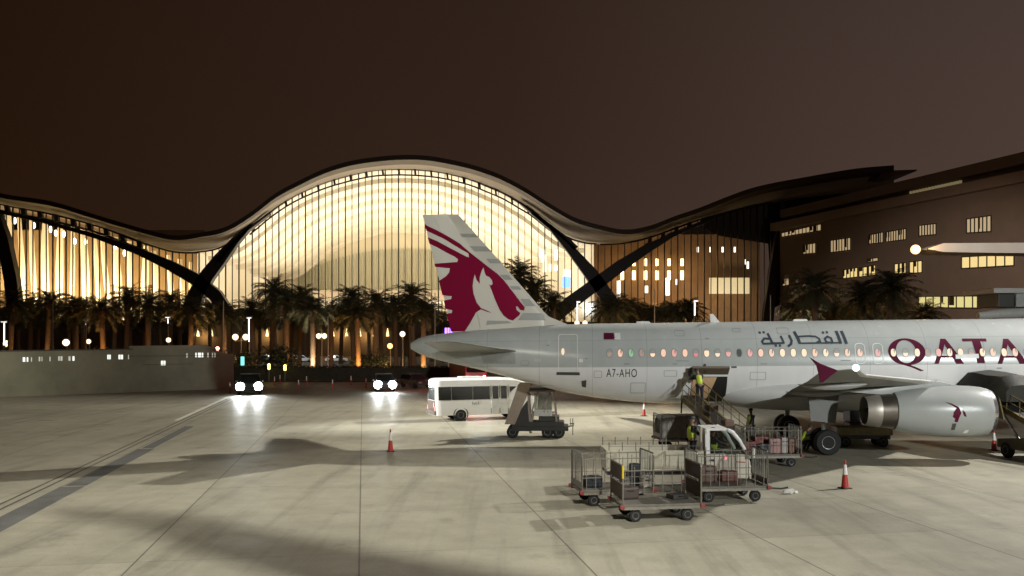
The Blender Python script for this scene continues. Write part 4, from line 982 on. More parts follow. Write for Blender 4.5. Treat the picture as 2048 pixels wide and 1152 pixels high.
# minibus: local x = forward
bp = GP(872, 844); bus = thing('minibus', 'white minibus parked side-on beneath the aircraft tail', 'minibus', bp, R(20))
BL, BW, BH = 7.0, 2.1, 2.72          # origin: rear corner nearest the camera
sec = lambda x, zt_, w0=0, ins=.10: [Vector((x, w0+.02, .38)), Vector((x, w0, .95)), Vector((x, w0+.04, 1.5)), Vector((x, w0+ins+.06, zt_-.12)), Vector((x, w0+ins+.22, zt_)), Vector((x, BW-w0-ins-.22, zt_)), Vector((x, BW-w0-ins-.06, zt_-.12)), Vector((x, BW-w0-.04, 1.5)), Vector((x, BW-w0, .95)), Vector((x, BW-w0-.02, .38))]
MB().loft([sec(0, 2.60, .06), sec(.10, 2.68), sec(.4, 2.72), sec(4.6, 2.72), sec(5.5, 2.66), sec(6.1, 2.50, .02), sec(6.55, 1.55, .06, .04), sec(6.95, 1.25, .12, .02), sec(7.0, 1.1, .16, .02)]).build('body', wv, bus, True)
def side_panel(parent, name, x0, x1, z0, z1, m_, y=-.012, dy=.085): return MB().prism([(x0, y+.03, z0), (x1, y+.03, z0), (x1, y+dy+.03, z1), (x0, y+dy+.03, z1)], (0, .02, 0)).build(name, m_, parent)
for x0, x1 in ((.18, 1.02), (1.05, 2.45), (2.48, 3.62)): side_panel(bus, 'side_window', x0, x1, 1.36, 2.20, blk, -.02)
MB().prism([(5.0, .035, 1.36), (6.0, .045, 1.36), (5.75, .12, 2.15), (5.0, .105, 2.15)], (0, .02, 0)).build('side_window', blk, bus)
dd_ = MB()
for x0, x1 in ((3.74, 4.26), (4.32, 4.84)):
    dd_.prism([(x0, -.006, .45), (x1, -.006, .45), (x1, -.006, 1.35), (x0, -.006, 1.35)], (0, .02, 0))
do = dd_.build('door', mat('vehicle_white_door', (.60, .60, .57), .35), bus)
for x0, x1 in ((3.80, 4.20), (4.38, 4.78)): side_panel(do, 'door_window', x0, x1, 1.38, 2.20, blk, -.024)
for x in (3.70, 4.29, 4.88): MB().bar((x, .0, .45), (x, .085, 2.25), .03, .02).build('door_seal', trim, do)
for x in (1.65, 5.45):
    wheel(bus, (x, .12, .39), .39, .24); wheel(bus, (x, BW-.12, .39), .39, .24)
    MB().lathe([(.50, -.012), (.44, -.016), (.44, .05)], (x, .02, .42), 'y', 24, False).build('wheel_arch', trim, bus)
MB().prism([(-.012+.0, .28, 1.35), (-.012, BW-.28, 1.35), (-.012, BW-.34, 2.35), (-.012, .34, 2.35)], (-.03, 0, 0)).build('rear_window', blk, bus)
MB().box((-.02, BW/2, .55), (.14, BW-.1, .28)).build('bumper', mat('bumper_grey', (.12, .10, .085), .6), bus, bevel=.03)
MB().box((-.012, BW/2, 1.0), (.06, BW-.36, .62)).build('rear_shade', mat('rear_shade_brown', (.12, .08, .06), .5), bus, bevel=.01)  # brown stands in for shade on the unlit rear of the white body
for y in (.14, BW-.14): MB().box((.0, y, .78), (.10, .16, .34)).build('tail_light', redl, bus, bevel=.02)
MB().box((-.03, .42, 1.05), (.03, .06, .30)).build('marker_light', aml, bus)
for i, (x, h) in enumerate(((2.40, .20), (2.52, .12), (2.64, .20), (2.80, .20))): MB().prism([(x, .0, 1.02), (x+.04, .0, 1.02), (x+.04, .0, 1.02+h), (x, .0, 1.02+h)], (0, .02, 0)).build('number_stroke', mat('number_grey', (.30, .30, .30), .5), bus)
MB().box((2.6, BW/2, 2.76), (1.5, 1.0, .10)).build('roof_hatch', wv, bus, bevel=.03)
MB().bar((6.2, -.02, 2.2), (6.5, -.22, 1.95), .04).build('mirror', trim, bus)

# cars
def car(name, label, cat, p, rz, col, L_=4.9, W_=2.0, H_=1.85, lights=True, hood=.95):
    t = thing(name, label, cat, p, rz)                                # local +x is the front
    m = mat('car_'+name+str(len(label)), col, .3, .1, var=.05)
    h = L_/2; hz = H_*.56
    prof = [(-h, .35), (h-.05, .32), (h, .55), (h-.05, hz*.86), (h-.25, hz), (h*.42, hz+.05), (-h+.1, hz+.05), (-h, hz*.8)]
    MB().prism([Vector((x, -W_/2, z)) for x, z in prof], (0, W_, 0)).build('body', m, t, bevel=.07)
    c = [(h*.42, hz+.03), (h*.12, H_-.04), (-h*.1, H_), (-h*.78, H_-.06), (-h*.92, hz+.03)]
    rings = []
    for y, k in ((-W_/2+.04, 0), (-W_/2+.22, 1)): pass
    A = [Vector((x, -W_/2+(.05 if i in (0, 4) else .2), z)) for i, (x, z) in enumerate(c)]; B = [Vector((x, W_/2-(.05 if i in (0, 4) else .2), z)) for i, (x, z) in enumerate(c)]
    MB().loft([A, B]).build('cabin', m, t, bevel=.03)
    a_, b_ = c[0], c[1]; o = .012
    MB().prism([(a_[0]-.04+o, -W_/2+.14, a_[1]+.05), (a_[0]-.04+o, W_/2-.14, a_[1]+.05), (b_[0]+.05+o, W_/2-.28, b_[1]-.07), (b_[0]+.05+o, -W_/2+.28, b_[1]-.07)], (.02, 0, .01)).build('windscreen', blk, t)
    MB().prism([(c[4][0]+.02, -W_/2+.14, c[4][1]+.1), (c[4][0]+.02, W_/2-.14, c[4][1]+.1), (c[3][0]-.03, W_/2-.28, c[3][1]-.08), (c[3][0]-.03, -W_/2+.28, c[3][1]-.08)], (-.03, 0, .01)).build('rear_window', blk, t)
    for sg_ in (-1, 1):
        MB().prism([(c[4][0]+.25, sg_*(W_/2-.045), hz+.1), (c[0][0]-.28, sg_*(W_/2-.045), hz+.1), (c[1][0]-.08, sg_*(W_/2-.185), H_-.16), (c[3][0]+.15, sg_*(W_/2-.185), H_-.16)], (0, sg_*.02, 0)).build('side_window', blk, t)
        for x in (-h*.6, h*.62): wheel(t, (x, sg_*(W_/2-.12), .37), .37, .24)
        if lights:
            MB().lathe([(.02, .03), (.26, .035), (.38, .015), (.40, -.03)], (h-.0, sg_*(W_/2-.28), hz*.74), 'x', 14).build('headlight', head_g, t, True)
        else: MB().box((h-.02, sg_*(W_/2-.28), hz*.74), (.08, .4, .16)).build('headlight', MATS['bare_metal'], t, bevel=.02)
        MB().box((-h+.02, sg_*(W_/2-.16), hz*.72), (.08, .2, .34)).build('tail_light', redl, t, bevel=.02)
        MB().box((h*.36, sg_*(W_/2+.1), hz+.14), (.12, .2, .16)).build('mirror', m, t, bevel=.02)
    MB().box((h-.0, 0, hz*.66), (.05, W_*.5, .2)).build('grille', trim, t)
    MB().box((h+.0, 0, .42), (.10, W_*.92, .16)).build('bumper', trim, t, bevel=.03)
    if lights:
        for sg_ in (-1, 1): lamp('headlight_beam', 'SPOT', (h+.12, sg_*(W_/2-.28), hz*.74), lights, (.93, 1, 1), None, .12, 75, .9, t).rotation_euler = (0, R(-90+4), 0) if False else (R(84), 0, R(-90))
    return t
def faces_cam(px, py):
    p = GP(px, py); return p, math.atan2(-p.y, -p.x)
p, a_ = faces_cam(500, 787); car('pickup_truck', 'dark pickup facing the camera with headlights on by the grey wall', 'pickup', p, a_-.03, (.03, .035, .03), 5.0, 2.15, 1.9, 1500)
p, a_ = faces_cam(768, 781); car('oncoming_car', 'dark car with blazing headlights left of the aircraft tail', 'car', p, a_+.05, (.05, .05, .05), 4.8, 1.95, 1.7, 1100)
p, a_ = faces_cam(831, 775); car('parked_car', 'dark parked car in red light just left of the minibus', 'car', p, a_+.5, (.05, .04, .045), 4.4, 1.8, 1.5, 0)
for px, d, lab, cl_ in ((604, 186, 'pale car parked far off under the palms, left of the white-lit trunk', (.55, .58, .60)), (673, 186, 'pale car parked far off, just right of the twin globe lamps', (.60, .62, .62)), (541, 190, 'grey far-off parked car half hidden by the round shrub', (.35, .38, .45))):
    z = CH+(HZ-721)/F*d
    t = car('parked_car', lab, 'car', ((px-1024)/F*d, d, 0), .25, cl_, 4.6, 1.85, 1.5, 0); lamp('car_park_light', 'POINT', ((px-1024)/F*d+1, d-5, 4.5), 420, (.95, .98, 1), radius=.2)
# red emergency vehicle behind the minibus
rv = thing('fire_truck', 'red emergency vehicle with headlights and beacon behind the white minibus', 'emergency vehicle', Vector(((938-1024)/F*98, 98, 0)), math.atan2(-98, 5)+.25)
rd = mat('fire_red', (.40, .02, .015), .35)
MB().prism([Vector((x, -1.2, z)) for x, z in ((-4.2, .5), (2.9, .5), (3.05, .9), (2.95, 1.7), (2.6, 2.75), (-4.2, 2.75))], (0, 2.4, 0)).build('body', rd, rv, bevel=.08)
MB().prism([(2.99, -1.0, 1.6), (2.99, 1.0, 1.6), (2.70, .95, 2.55), (2.70, -.95, 2.55)], (.03, 0, .01)).build('windscreen', blk, rv)
MB().box((2.5, 0, 2.83), (.3, 1.7, .16)).build('light_bar', glow('beacon_red', (1, .03, .02), 18), rv, bevel=.03)
MB().box((-4.22, -.9, 2.3), (.06, .3, .5)).build('beacon', MATS['beacon_red'], rv)
for sg_ in (-1, 1):
    MB().lathe([(.02, .03), (.14, .035), (.2, -.02)], (3.06, sg_*.86, 1.02), 'x', 14).build('headlight', head_g, rv, True)
    for x in (-2.7, 2.0): wheel(rv, (x, sg_*1.02, .5), .5, .3)
    lamp('headlight_beam', 'SPOT', (3.2, sg_*.86, 1.02), 1800, (.95, 1, 1), None, .12, 70, .9, rv).rotation_euler = (R(84), 0, R(-90))
MB().box((3.1, 0, .6), (.16, 2.3, .3)).build('bumper', wv, rv, bevel=.03)
lamp('beacon_light', 'POINT', (2.6, 0, 3.4), 1100, (1, .04, .03), radius=.2, parent=rv)
pr_ = MB()
# purple-lit sign beyond the tail
ps = thing('lit_sign', 'small violet-lit panel beside the rudder foot', 'sign', W(897, 662, 121)-Vector((0, 0, 0))); ps.location.z = 0
z = CH+(HZ-662)/F*121
for k in (-.36, 0, .36): MB().box((k, 0, z), (.26, .12, .85)).build('panel', glow('violet_glow', (.22, .10, 1), 5), ps)
MB().bar((0, .1, 0), (0, .1, z-.3), .12).build('post', post, ps)
bs = thing('info_kiosk', 'small turquoise lit panel right of the grey wall end', 'kiosk', ((485-1024)/F*112, 112, 0)); z = CH+(HZ-722)/F*112
MB().box((0, 0, z), (.42, .14, 1.1)).build('panel', glow('turquoise_glow', (.22, .85, .80), 1.3), bs); MB().box((0, .12, z/2), (.5, .12, z)).build('stand', post, bs)

# cones
def cone(px, py, h, label, rz=0):
    t = thing('traffic_cone', label, 'traffic cone', GP(px, py), rz, 'cones around the aircraft')
    MB().box((0, 0, .02), (.36, .36, .04)).build('base', drk, t, bevel=.012)
    r_ = lambda z: .135-(.135-.03)*z/h
    MB().lathe([(r_(0), .041), (r_(.5*h), .5*h), ], (0, 0, 0), 'z', 20).build('body', red, t, True)
    MB().lathe([(r_(.5*h)+.004, .5*h), (r_(.86*h)+.004, .86*h)], (0, 0, 0), 'z', 20).build('reflective_sleeve', wht, t, True)
    MB().lathe([(r_(.86*h), .86*h), (r_(h), h), (.008, h+.015)], (0, 0, 0), 'z', 20).build('tip', red, t, True)
cone(1690, 977, 1.0, 'largest red and white cone on the bright concrete at the right', .3)
cone(1988, 901, .98, 'red and white cone right of the engine intake', .1)
cone(1288, 832, .92, 'small distant cone behind the aircraft belly', .5)
t0 = COL.objects
cone(781, 903, 1.05, 'dark red cone standing alone left of the minibus', .2)
# litter
lt = thing('crumpled_cup', 'small crumpled white litter on the concrete right of the carts', 'litter', GP(1576, 988), .2)
m = MB(); r = random.Random(2)
m.lathe([(.05, -.16), (.075, -.1), (.07, 0), (.09, .1), (.085, .17), (.06, .17)], (0, 0, .09), 'x', 9); m.v = [(x+r.uniform(-.02, .02), y+r.uniform(-.02, .02), max(.004, z+r.uniform(-.02, .02))) for x, y, z in m.v]
m.build('cup', wht, lt); MB().box((.3, .05, .05), (.16, .12, .08), .4).build('lid', wht, lt, bevel=.02)

# baggage carts
def make_cart(label, panel=True):
    t = thing('baggage_cart', label, 'baggage cart', group='open baggage carts')
    Lc, Wc = 2.45, 1.45
    MB().box((0, 0, .50), (Lc, Wc, .07)).build('deck', mat('deck_grey', (.13, .12, .10), .6, .2, var=.3, vscale=4), t, bevel=.01)
    f_ = MB()
    for y in (-Wc/2+.04, Wc/2-.04): f_.box((0, y, .42), (Lc-.02, .07, .085))
    for x in (-1.0, 0, 1.0): f_.box((x, 0, .41), (.07, Wc-.2, .07))
    f_.build('chassis', gal, t)
    for sx_ in (-1, 1):
        x = sx_*(Lc/2-.04)
        e_ = MB()
        for y in (-Wc/2+.03, Wc/2-.03): e_.tube([(x, y, .54), (x, y, 1.60), (x, y*.94, 1.66)], .026, 8)
        e_.tube([(x, -Wc/2+.05, 1.66), (x, Wc/2-.05, 1.66)], .026, 8)
        o = e_.build('end_frame', gal, t, True)
        pn_ = MB()
        if panel:
            pn_.box((x, 0, 1.42), (.02, Wc-.12, .42)); pn_.box((x, 0, .90), (.02, Wc-.12, .44))
        else:
            for k in range(8): pn_.tube([(x, -Wc/2+.16+k*(Wc-.32)/7, .54), (x, -Wc/2+.16+k*(Wc-.32)/7, 1.64)], .012, 6)
            pn_.box((x, 0, .66), (.018, Wc-.1, .20))
        pn_.build('end_panel', brn if panel else gal, o)
        for y in (-Wc/2, Wc/2): MB().box((x+sx_*.03, y, .47), (.14, .12, .13)).build('corner_buffer', mat('buffer_red', (.22, .035, .03), .6), o, bevel=.03)
    for sy in ((1,) if panel else (-1, 1)):
      s_ = MB(); wy = sy*(Wc/2-.03); hh = 1.30 if panel else 1.52
      for k in range(8): s_.tube([(-Lc/2+.18+k*.30, wy, .54), (-Lc/2+.18+k*.30, wy, hh+.06*(k % 3))], .014, 6)
      s_.tube([(-Lc/2, wy, hh), (Lc/2, wy, hh)], .018, 6); s_.tube([(-Lc/2, wy, .92), (Lc/2, wy, .92)], .012, 6)
      s_.build('side_rail', gal, t, True)
    for x in (-.78, .80):
        for y in (-Wc/2+.16, Wc/2-.16): wheel(t, (x, y, .19), .19, .13)
    MB().tube([(Lc/2, 0, .36), (Lc/2+.7, 0, .30), (Lc/2+.95, 0, .34)], .03, 8).build('tow_bar', drk, t, True)
    return t
g0 = GP(1324, 1043)
c1 = make_cart('nearest open baggage cart, brown end boards, one post capped yellow'); c1.location = g0+jd*.62; c1.rotation_euler = (0, 0, R(8))
MB().tube([(-1.185, -.695, 1.30), (-1.185, -.695, 1.67)], .034, 8).build('yellow_cap', mat('cap_yellow', (.62, .46, .03), .5), c1, True)
c2 = make_cart('open barred baggage cart in front of the truck door, right of the nearest cart', False); p = GP(1466, 1004); c2.location = p+jd*.62; c2.rotation_euler = (0, 0, R(6))
c3 = make_cart('open barred baggage cart half hidden at the left of the group', False); p = GP(1236, 1012); c3.location = p+jd*.7; c3.rotation_euler = (0, 0, R(10))
c4 = make_cart('baggage cart loaded with bags between the truck and the main wheels', False); p = GP(1548, 934); c4.location = p+jd*.62; c4.rotation_euler = (0, 0, R(4))
c5 = make_cart('tarpaulin covered baggage cart behind the truck bed', False); p = GP(1372, 899); c5.location = p+jd*.7; c5.rotation_euler = (0, 0, R(5))
tpn = MB(); tpn.prism([Vector((-1.15, -.70, .56)), Vector((-1.15, -.70, 1.35)), Vector((-1.0, -.62, 1.62)), Vector((-1.0, .62, 1.62)), Vector((-1.15, .70, 1.35)), Vector((-1.15, .70, .56))], (2.3, 0, 0)); tpn.build('tarpaulin', mat('tarp_grey', (.24, .22, .18), .6, var=.25, vscale=3, bump=.4), c5, bevel=.06)
# bags
def bag(label, par, x, y, z, d, col, rz=0, name='suitcase'):
    M_ = par.matrix_basis; loc = M_ @ Vector((x, y, z))
    t = thing(name, label, 'suitcase' if name == 'suitcase' else 'bag', loc, par.rotation_euler.z+rz, 'bags on the loaded cart')
    m_ = mat('bag_'+'_'.join('%02d' % int(c*99) for c in col), col, .55, var=.15, vscale=6)
    MB().box((0, 0, d[2]/2), d).build('shell', m_, t, bevel=min(d)*.16)
    MB().tube([(-.10, -d[1]/2+.02, d[2]*.75), (-.10, -d[1]/2-.04, d[2]*.75), (.10, -d[1]/2-.04, d[2]*.75), (.10, -d[1]/2+.02, d[2]*.75)], .014, 6).build('handle', trim, t)
    MB().box((0, 0, d[2]+.001), (.03, d[1]*.98, .012)).build('strap', trim, t)
for l_, x, y, z, d, c, rz in (('maroon suitcase at the left end of the loaded cart', -.8, -.2, .54, (.62, .30, .48), (.16, .03, .03), .1), ('pale pink hard suitcase in the middle of the loaded cart', .20, -.35, .54, (.46, .28, .62), (.36, .20, .19), -.1), ('white hard suitcase beside the pink one', .58, -.30, .54, (.26, .30, .66), (.40, .37, .35), .05), ('brown suitcase at the right end of the loaded cart', .95, -.1, .54, (.34, .5, .58), (.20, .10, .06), .1), ('dark suitcase lying at the back of the loaded cart', -.25, .25, .54, (.75, .48, .34), (.03, .03, .04), .0), ('rust red suitcase on top of the dark one', -.25, .22, .90, (.60, .42, .28), (.20, .05, .04), .15), ('black suitcase left of the pink one', -.30, -.42, .54, (.5, .26, .40), (.02, .02, .025), .0)):
    bag(l_, c4, x, y, z, d, c, rz)
bag('upright black suitcase on the barred cart at the left', c3, .75, -.1, .54, (.34, .30, .72), (.012, .014, .02), .1)
for l_, x, y, d, c, rz in (('pale sack at the right end of the left barred cart', 1.0, -.45, (.34, .28, .34), (.34, .32, .28), .2), ('grey soft bag left of the upright black suitcase', .25, -.3, (.5, .34, .30), (.13, .12, .11), -.1), ('black bag at the left end of the left barred cart', -.7, -.1, (.6, .4, .36), (.02, .02, .02), .1)):
    bag(l_, c3, x, y, .54, d, c, rz, 'bag')
bag('dark brown case at the far left corner of the nearest cart', c1, -.75, .3, .54, (.55, .42, .36), (.05, .035, .03), .1)
bag('dark bag lying on the nearest cart', c1, .72, .1, .54, (.55, .4, .14), (.03, .03, .03), .3, 'bag')
bag('brown box-shaped case behind the truck cab on the barred cart', c2, -.6, .2, .54, (.6, .6, .55), (.10, .06, .045), .0)
bag('rust brown case on the barred cart before the truck door', c2, .2, .35, .54, (.6, .4, .34), (.14, .05, .035), .1)

# light truck, local x forward
tr = thing('light_truck', 'small white cab-over truck with a stake bed among the baggage carts', 'truck', GP(1350, 975)+jd*.1, R(2))
TW = 1.7; y0_ = -TW/2; tw_ = mat('truck_white', (.58, .53, .44), .42, var=.15, vscale=1.5)
xf = (1492-1350)/55.6; xb = (1208-1350)/55.6; xc = (1402-1350)/55.6            # nose, tail, back of the cab
X = lambda px: (px-1350)/55.6
MB().prism([Vector((x, y0_, z)) for x, z in ((xc, .48), (xf-.08, .42), (xf, .62), (xf-.02, 1.02), (xf-.12, 1.28), (xc, 1.30))], (0, TW, 0)).build('cab_lower', tw_, tr, bevel=.05)
MB().prism([Vector((x, y0_+.10, z)) for x, z in ((xc, 2.10), (xc+.05, 2.17), (X(1450), 2.17), (X(1456), 2.10))], (0, TW-.2, 0)).build('cab_roof', wv, tr, bevel=.03)
MB().box((xc+.03, 0, 1.70), (.06, TW-.12, .84)).build('cab_back', tw_, tr, bevel=.01)
for sg_ in (-1, 1):
    pl = MB(); pl.tube([(X(1447), sg_*(TW/2-.11), 2.13), (X(1456), sg_*(TW/2-.09), 2.05), (X(1470), sg_*(TW/2-.06), 1.75), (xf-.12, sg_*(TW/2-.04), 1.27)], [.07, .075, .07, .06], 8)
    pl.bar((xc+.08, sg_*(TW/2-.05), 1.28), (xc+.08, sg_*(TW/2-.11), 2.13), .16, .08)
    pl.build('cab_pillar', wv, tr, True)
gdk = glass('cab_glass', (.55, .6, .58), .10)
for sg_ in (-1, 1): MB().add([(xc+.15, sg_*(TW/2-.05), 1.30), (xf-.16, sg_*(TW/2-.05), 1.28), (X(1458), sg_*(TW/2-.11), 2.08), (xc+.15, sg_*(TW/2-.11), 2.10)], [(0, 1, 2, 3)]).build('side_glass', gdk, tr)
MB().add([(xf-.12, -TW/2+.06, 1.29), (xf-.12, TW/2-.06, 1.29), (X(1456), TW/2-.12, 2.08), (X(1456), -TW/2+.12, 2.08)], [(0, 1, 2, 3)]).build('windscreen', gdk, tr)
d_ = MB().prism([Vector((x, y0_-.014, z)) for x, z in ((X(1408), .52), (X(1478), .52), (X(1484), 1.22), (X(1408), 1.24))], (0, .02, 0)).build('door', tw_, tr)
MB().box((X(1414), y0_-.03, 1.08), (.16, .03, .07)).build('door_handle', trim, d_)
MB().box((X(1441), y0_-.02, 1.16), (.05, .02, .12)).build('door_lamp', glow('door_red', (1, .12, .2), 1.6), tr)
MB().prism([Vector((x, y0_-.016, z)) for x, z in ((X(1462), 1.04), (X(1480), 1.02), (X(1480), .98), (X(1462), 1.0))], (0, .012, 0)).build('stripe', mat('stripe_red', (.35, .06, .06), .5), tr)
MB().bar((xf-.15, y0_, 1.45), (xf-.02, y0_-.22, 1.45), .04).build('mirror_arm', trim, tr); MB().box((xf-.02, y0_-.25, 1.36), (.10, .20, .34)).build('mirror', wv, tr, bevel=.03)
MB().box((X(1425), -.05, 1.05), (.5, 1.2, .5)).build('seat', drk, tr, bevel=.05)
MB().box((X(1412), -.05, 1.48), (.14, 1.2, .6)).build('seat_back', drk, tr, bevel=.04)
for px, y in ((1437, 1), (1437, -1)):
    wheel(tr, (X(px), y*(TW/2-.14), .30), .30, .20); MB().lathe([(.40, -.02), (.35, -.026), (.35, .08)], (X(px), y*(TW/2+.0), .36), 'y', 22, False).build('wheel_arch', brn, tr)
for px, y in ((1245, 1), (1245, -1)): wheel(tr, (X(px), y*(TW/2-.2), .30), .30, .22)
MB().box(((xb+xc)/2, 0, .62), (xc-xb-.06, TW-.2, .12)).build('bed_frame', drk, tr)
MB().box(((xb+xc)/2-.02, 0, .74), (xc-xb-.06, TW, .07)).build('bed_floor', tw_, tr)
for sg_ in (-1, 1):
    MB().box(((xb+xc)/2-.02, sg_*(TW/2-.02), 1.11), (xc-xb-.08, .035, .64)).build('bed_side', mat('bed_beige', (.48, .45, .35), .5, var=.15, vscale=2), tr, bevel=.01)
    sk_ = MB()
    for k in range(8): sk_.tube([(xb+.08+k*(xc-xb-.2)/7, sg_*(TW/2-.02), 1.4), (xb+.08+k*(xc-xb-.2)/7, sg_*(TW/2-.02), 1.72)], .018, 6)
    sk_.tube([(xb+.08, sg_*(TW/2-.02), 1.58), (xc-.12, sg_*(TW/2-.02), 1.58)], .010, 6)
    sk_.build('bed_stakes', gal, tr, True)
MB().box((xb+.0, 0, 1.11), (.035, TW-.08, .64)).build('tailgate', MATS['bed_beige'], tr)
hb = MB()
for sg_ in (-1, 1): hb.tube([(xc-.14, sg_*(TW/2-.12), .78), (xc-.14, sg_*(TW/2-.12), 2.25)], .05, 8)
hb.tube([(xc-.14, -TW/2+.12, 2.22), (xc-.14, TW/2-.12, 2.22)], .04, 8); hb.build('headboard', MATS['bed_beige'], tr, True)
MB().box((xf+.02, 0, .50), (.12, TW-.05, .22)).build('bumper', tw_, tr, bevel=.03)
for y in (-.62, .62): MB().box((xf-.0, y, .80), (.06, .26, .16)).build('headlamp', chr_, tr, bevel=.02)

# belt loader, local x points up the belt
def make_loader(label, loc, rz, top_z=2.7):
    t = thing('belt_loader', label, 'belt loader', loc, rz, 'belt loaders at the cargo holds')
    ch = mat('loader_ochre', (.085, .065, .03), .6, .1, var=.35, vscale=3)
    MB().prism([Vector((x, -.85, z)) for x, z in ((-2.9, .45), (1.6, .42), (1.6, .80), (.4, .95), (-2.2, .95), (-2.9, .8))], (0, 1.7, 0)).build('chassis', ch, t, bevel=.04)
    for x in (-2.1, 1.0):
        for y in (-.75, .75): wheel(t, (x, y, .36), .36, .24)
    a_, b_ = Vector((-2.9, .1, .82)), Vector((3.3, .1, top_z)); d = (b_-a_)
    MB().bar(a_+Vector((0, 0, .08)), b_+Vector((0, 0, .08)), .66, .05).build('belt', trim, t)
    for y in (-.42, .42): MB().bar(a_+Vector((0, y, 0)), b_+Vector((0, y, 0)), .09, .26).build('side_beam', mat('loader_yellow', (.15, .105, .03), .55, var=.3, vscale=3), t)
    rl_ = MB()
    for y in (-.50, .50):
        for k in np.linspace(.12, .95, 7): p = a_+d*k+Vector((0, y, .1)); rl_.tube([p, p+Vector((0, 0, .75))], .018, 6)
        rl_.tube([a_+d*.12+Vector((0, y, .85)), b_*.95+a_*.05+Vector((0, y, .85))], .022, 6); rl_.tube([a_+d*.12+Vector((0, y, .5)), b_*.95+a_*.05+Vector((0, y, .5))], .016, 6)
    rl_.build('handrail', MATS['loader_yellow'], t, True)
    lg = MB()
    for y in (-.36, .36): lg.bar((.8, y, .85), a_+d*.78+Vector((0, y, -.1)), .09); lg.bar((-1.0, y, .85), a_+d*.55+Vector((0, y, -.1)), .08)
    lg.build('lift_arm', chr_, t)
    MB().box((-1.7, -.62, 1.2), (.7, .4, .5)).build('driver_seat', drk, t, bevel=.05); MB().tube([(-1.1, -.62, .95), (-1.0, -.62, 1.45)], .03, 6).build('steering_column', trim, t, True)
    lp_ = MB()
    for y in (-.46, .46): lp_.tube([b_+Vector((-.15, y, -.1)), b_+Vector((-.05, y, -.75))], .035, 6)
    lp_.build('stop_leg', drk, t, True)
    return t
p = W(1480, 890, 39.0); b1 = make_loader('ochre belt loader reaching up to the open aft hold', (9.35, 40.7, 0), R(100), 2.45)
p2 = Vector(((2040-1024)/F*39.0, 39.0, 0))
b2 = make_loader('hooded belt loader at the right edge, beyond the engine', (p2.x+1.05, 39.4, 0), R(97), 2.6)
h_ = MB(); rings = []
for x, hh, ww in ((1.0, .75, .7), (1.4, 1.2, 1.0), (2.2, 1.55, 1.2), (3.1, 1.65, 1.25), (4.1, 1.6, 1.25), (4.5, 1.25, 1.1)):
    z0 = 2.2 if x > 1.9 else 2.5
    rings.append([Vector((x, .1-ww, z0)), Vector((x, .1-ww*1.02, z0+hh*.6)), Vector((x, .1-ww*.7, z0+hh*.93)), Vector((x, .1, z0+hh)), Vector((x, .1+ww*.7, z0+hh*.93)), Vector((x, .1+ww*1.02, z0+hh*.6)), Vector((x, .1+ww, z0))])
h_.loft(rings); h_.build('hood', mat('hood_black', (.020, .018, .012), .7, var=.5, vscale=3, bump=.5), b2, True)
for y in (-.80, .95): MB().prism([Vector((.9, y, 1.7)), Vector((3.2, y, 2.2)), Vector((3.4, y, 2.75)), Vector((1.4, y, 3.1))], (0, .06, 0)).build('side_curtain', mat('curtain_ochre', (.17, .13, .06), .7, var=.4, vscale=5), b2)
bag('dark case riding up the belt to the aft hold', b1, .6, .1, 2.0, (.6, .42, .30), (.06, .03, .02), .1)
bag('brown case low on the belt to the aft hold', b1, -1.2, .1, 1.48, (.55, .40, .3), (.12, .06, .04), .0)

# towable stairs under the tail
ts = thing('towable_steps', 'dark towable boarding steps with a metal front panel under the tail', 'boarding steps', GP(1078, 876), R(-3))
sx_ = 37.6; X = lambda px: (px-1078)/sx_; Z = lambda py: (876-py)/sx_
MB().box((X(1080), .6, .52), (X(1132)-X(1018), 1.5, .26)).build('chassis', drk, ts, bevel=.03)
for px in (1025, 1095, 1118):
    for y in (0.0, 1.2): wheel(ts, (X(px), y, .32), .32, .22)
stn = mat('stringer_tan', (.27, .21, .16), .6, var=.2, vscale=2)
for y in (-.26, 1.3): MB().prism([Vector((X(a_), y, Z(b_))) for a_, b_ in ((1009, 848), (1037, 767), (1063, 768), (1030, 848))], (0, .05, 0)).build('stringer', stn, ts)
stp = MB()
for k in range(9):
    q = k/8; stp.box((X(1024)+(X(1056)-X(1024))*q, .6, Z(838)+(Z(778)-Z(838))*q), (.26, 1.32, .04))
stp.build('treads', drk, ts)
frs = [MB(), MB()]
for a_, b_, c_, e_ in ((1056, 782, 1062, 866), (1108, 780, 1114, 850), (1056, 783, 1108, 782), (1062, 828, 1112, 828), (1076, 782, 1064, 822), (1100, 786, 1082, 826), (1042, 850, 1060, 790), (1060, 866, 1066, 826)):
    for fr, y in zip(frs, (-.1, 1.28)): fr.bar((X(a_), y, Z(b_)), (X(c_), y, Z(e_)), .10, .08)
for fr in frs: fr.build('frame', mat('frame_brownish', (.22, .175, .15), .55, var=.2, vscale=3), ts)
MB().box((X(1085), .6, Z(777)), (X(1112)-X(1058), 1.4, .14)).build('platform', drk, ts)
MB().box((X(1086), -.14, Z(825)), (.95, .03, .34)).build('front_panel', mat('panel_metal', (.55, .55, .54), .3, .6, var=.1), ts, bevel=.01)
MB().box((X(1086), .2, Z(803)), (.95, .02, .9)).build('screen', glass('steps_screen', (.45, .47, .44), .12, .1), ts)
MB().prism([Vector((X(a_), -.16, Z(b_))) for a_, b_ in ((1046, 812), (1055, 800), (1060, 862), (1022, 862), (1024, 850))], (0, .04, 0)).build('side_panel', drk, ts)
MB().box((X(1078), .45, .74), (2.7, 1.25, .30)).build('machinery_deck', drk, ts, bevel=.05)
MB().box((X(1098), .5, .98), (1.1, 1.1, .36)).build('engine_box', mat('box_dark_green', (.025, .025, .02), .5, var=.4, vscale=4), ts, bevel=.04)
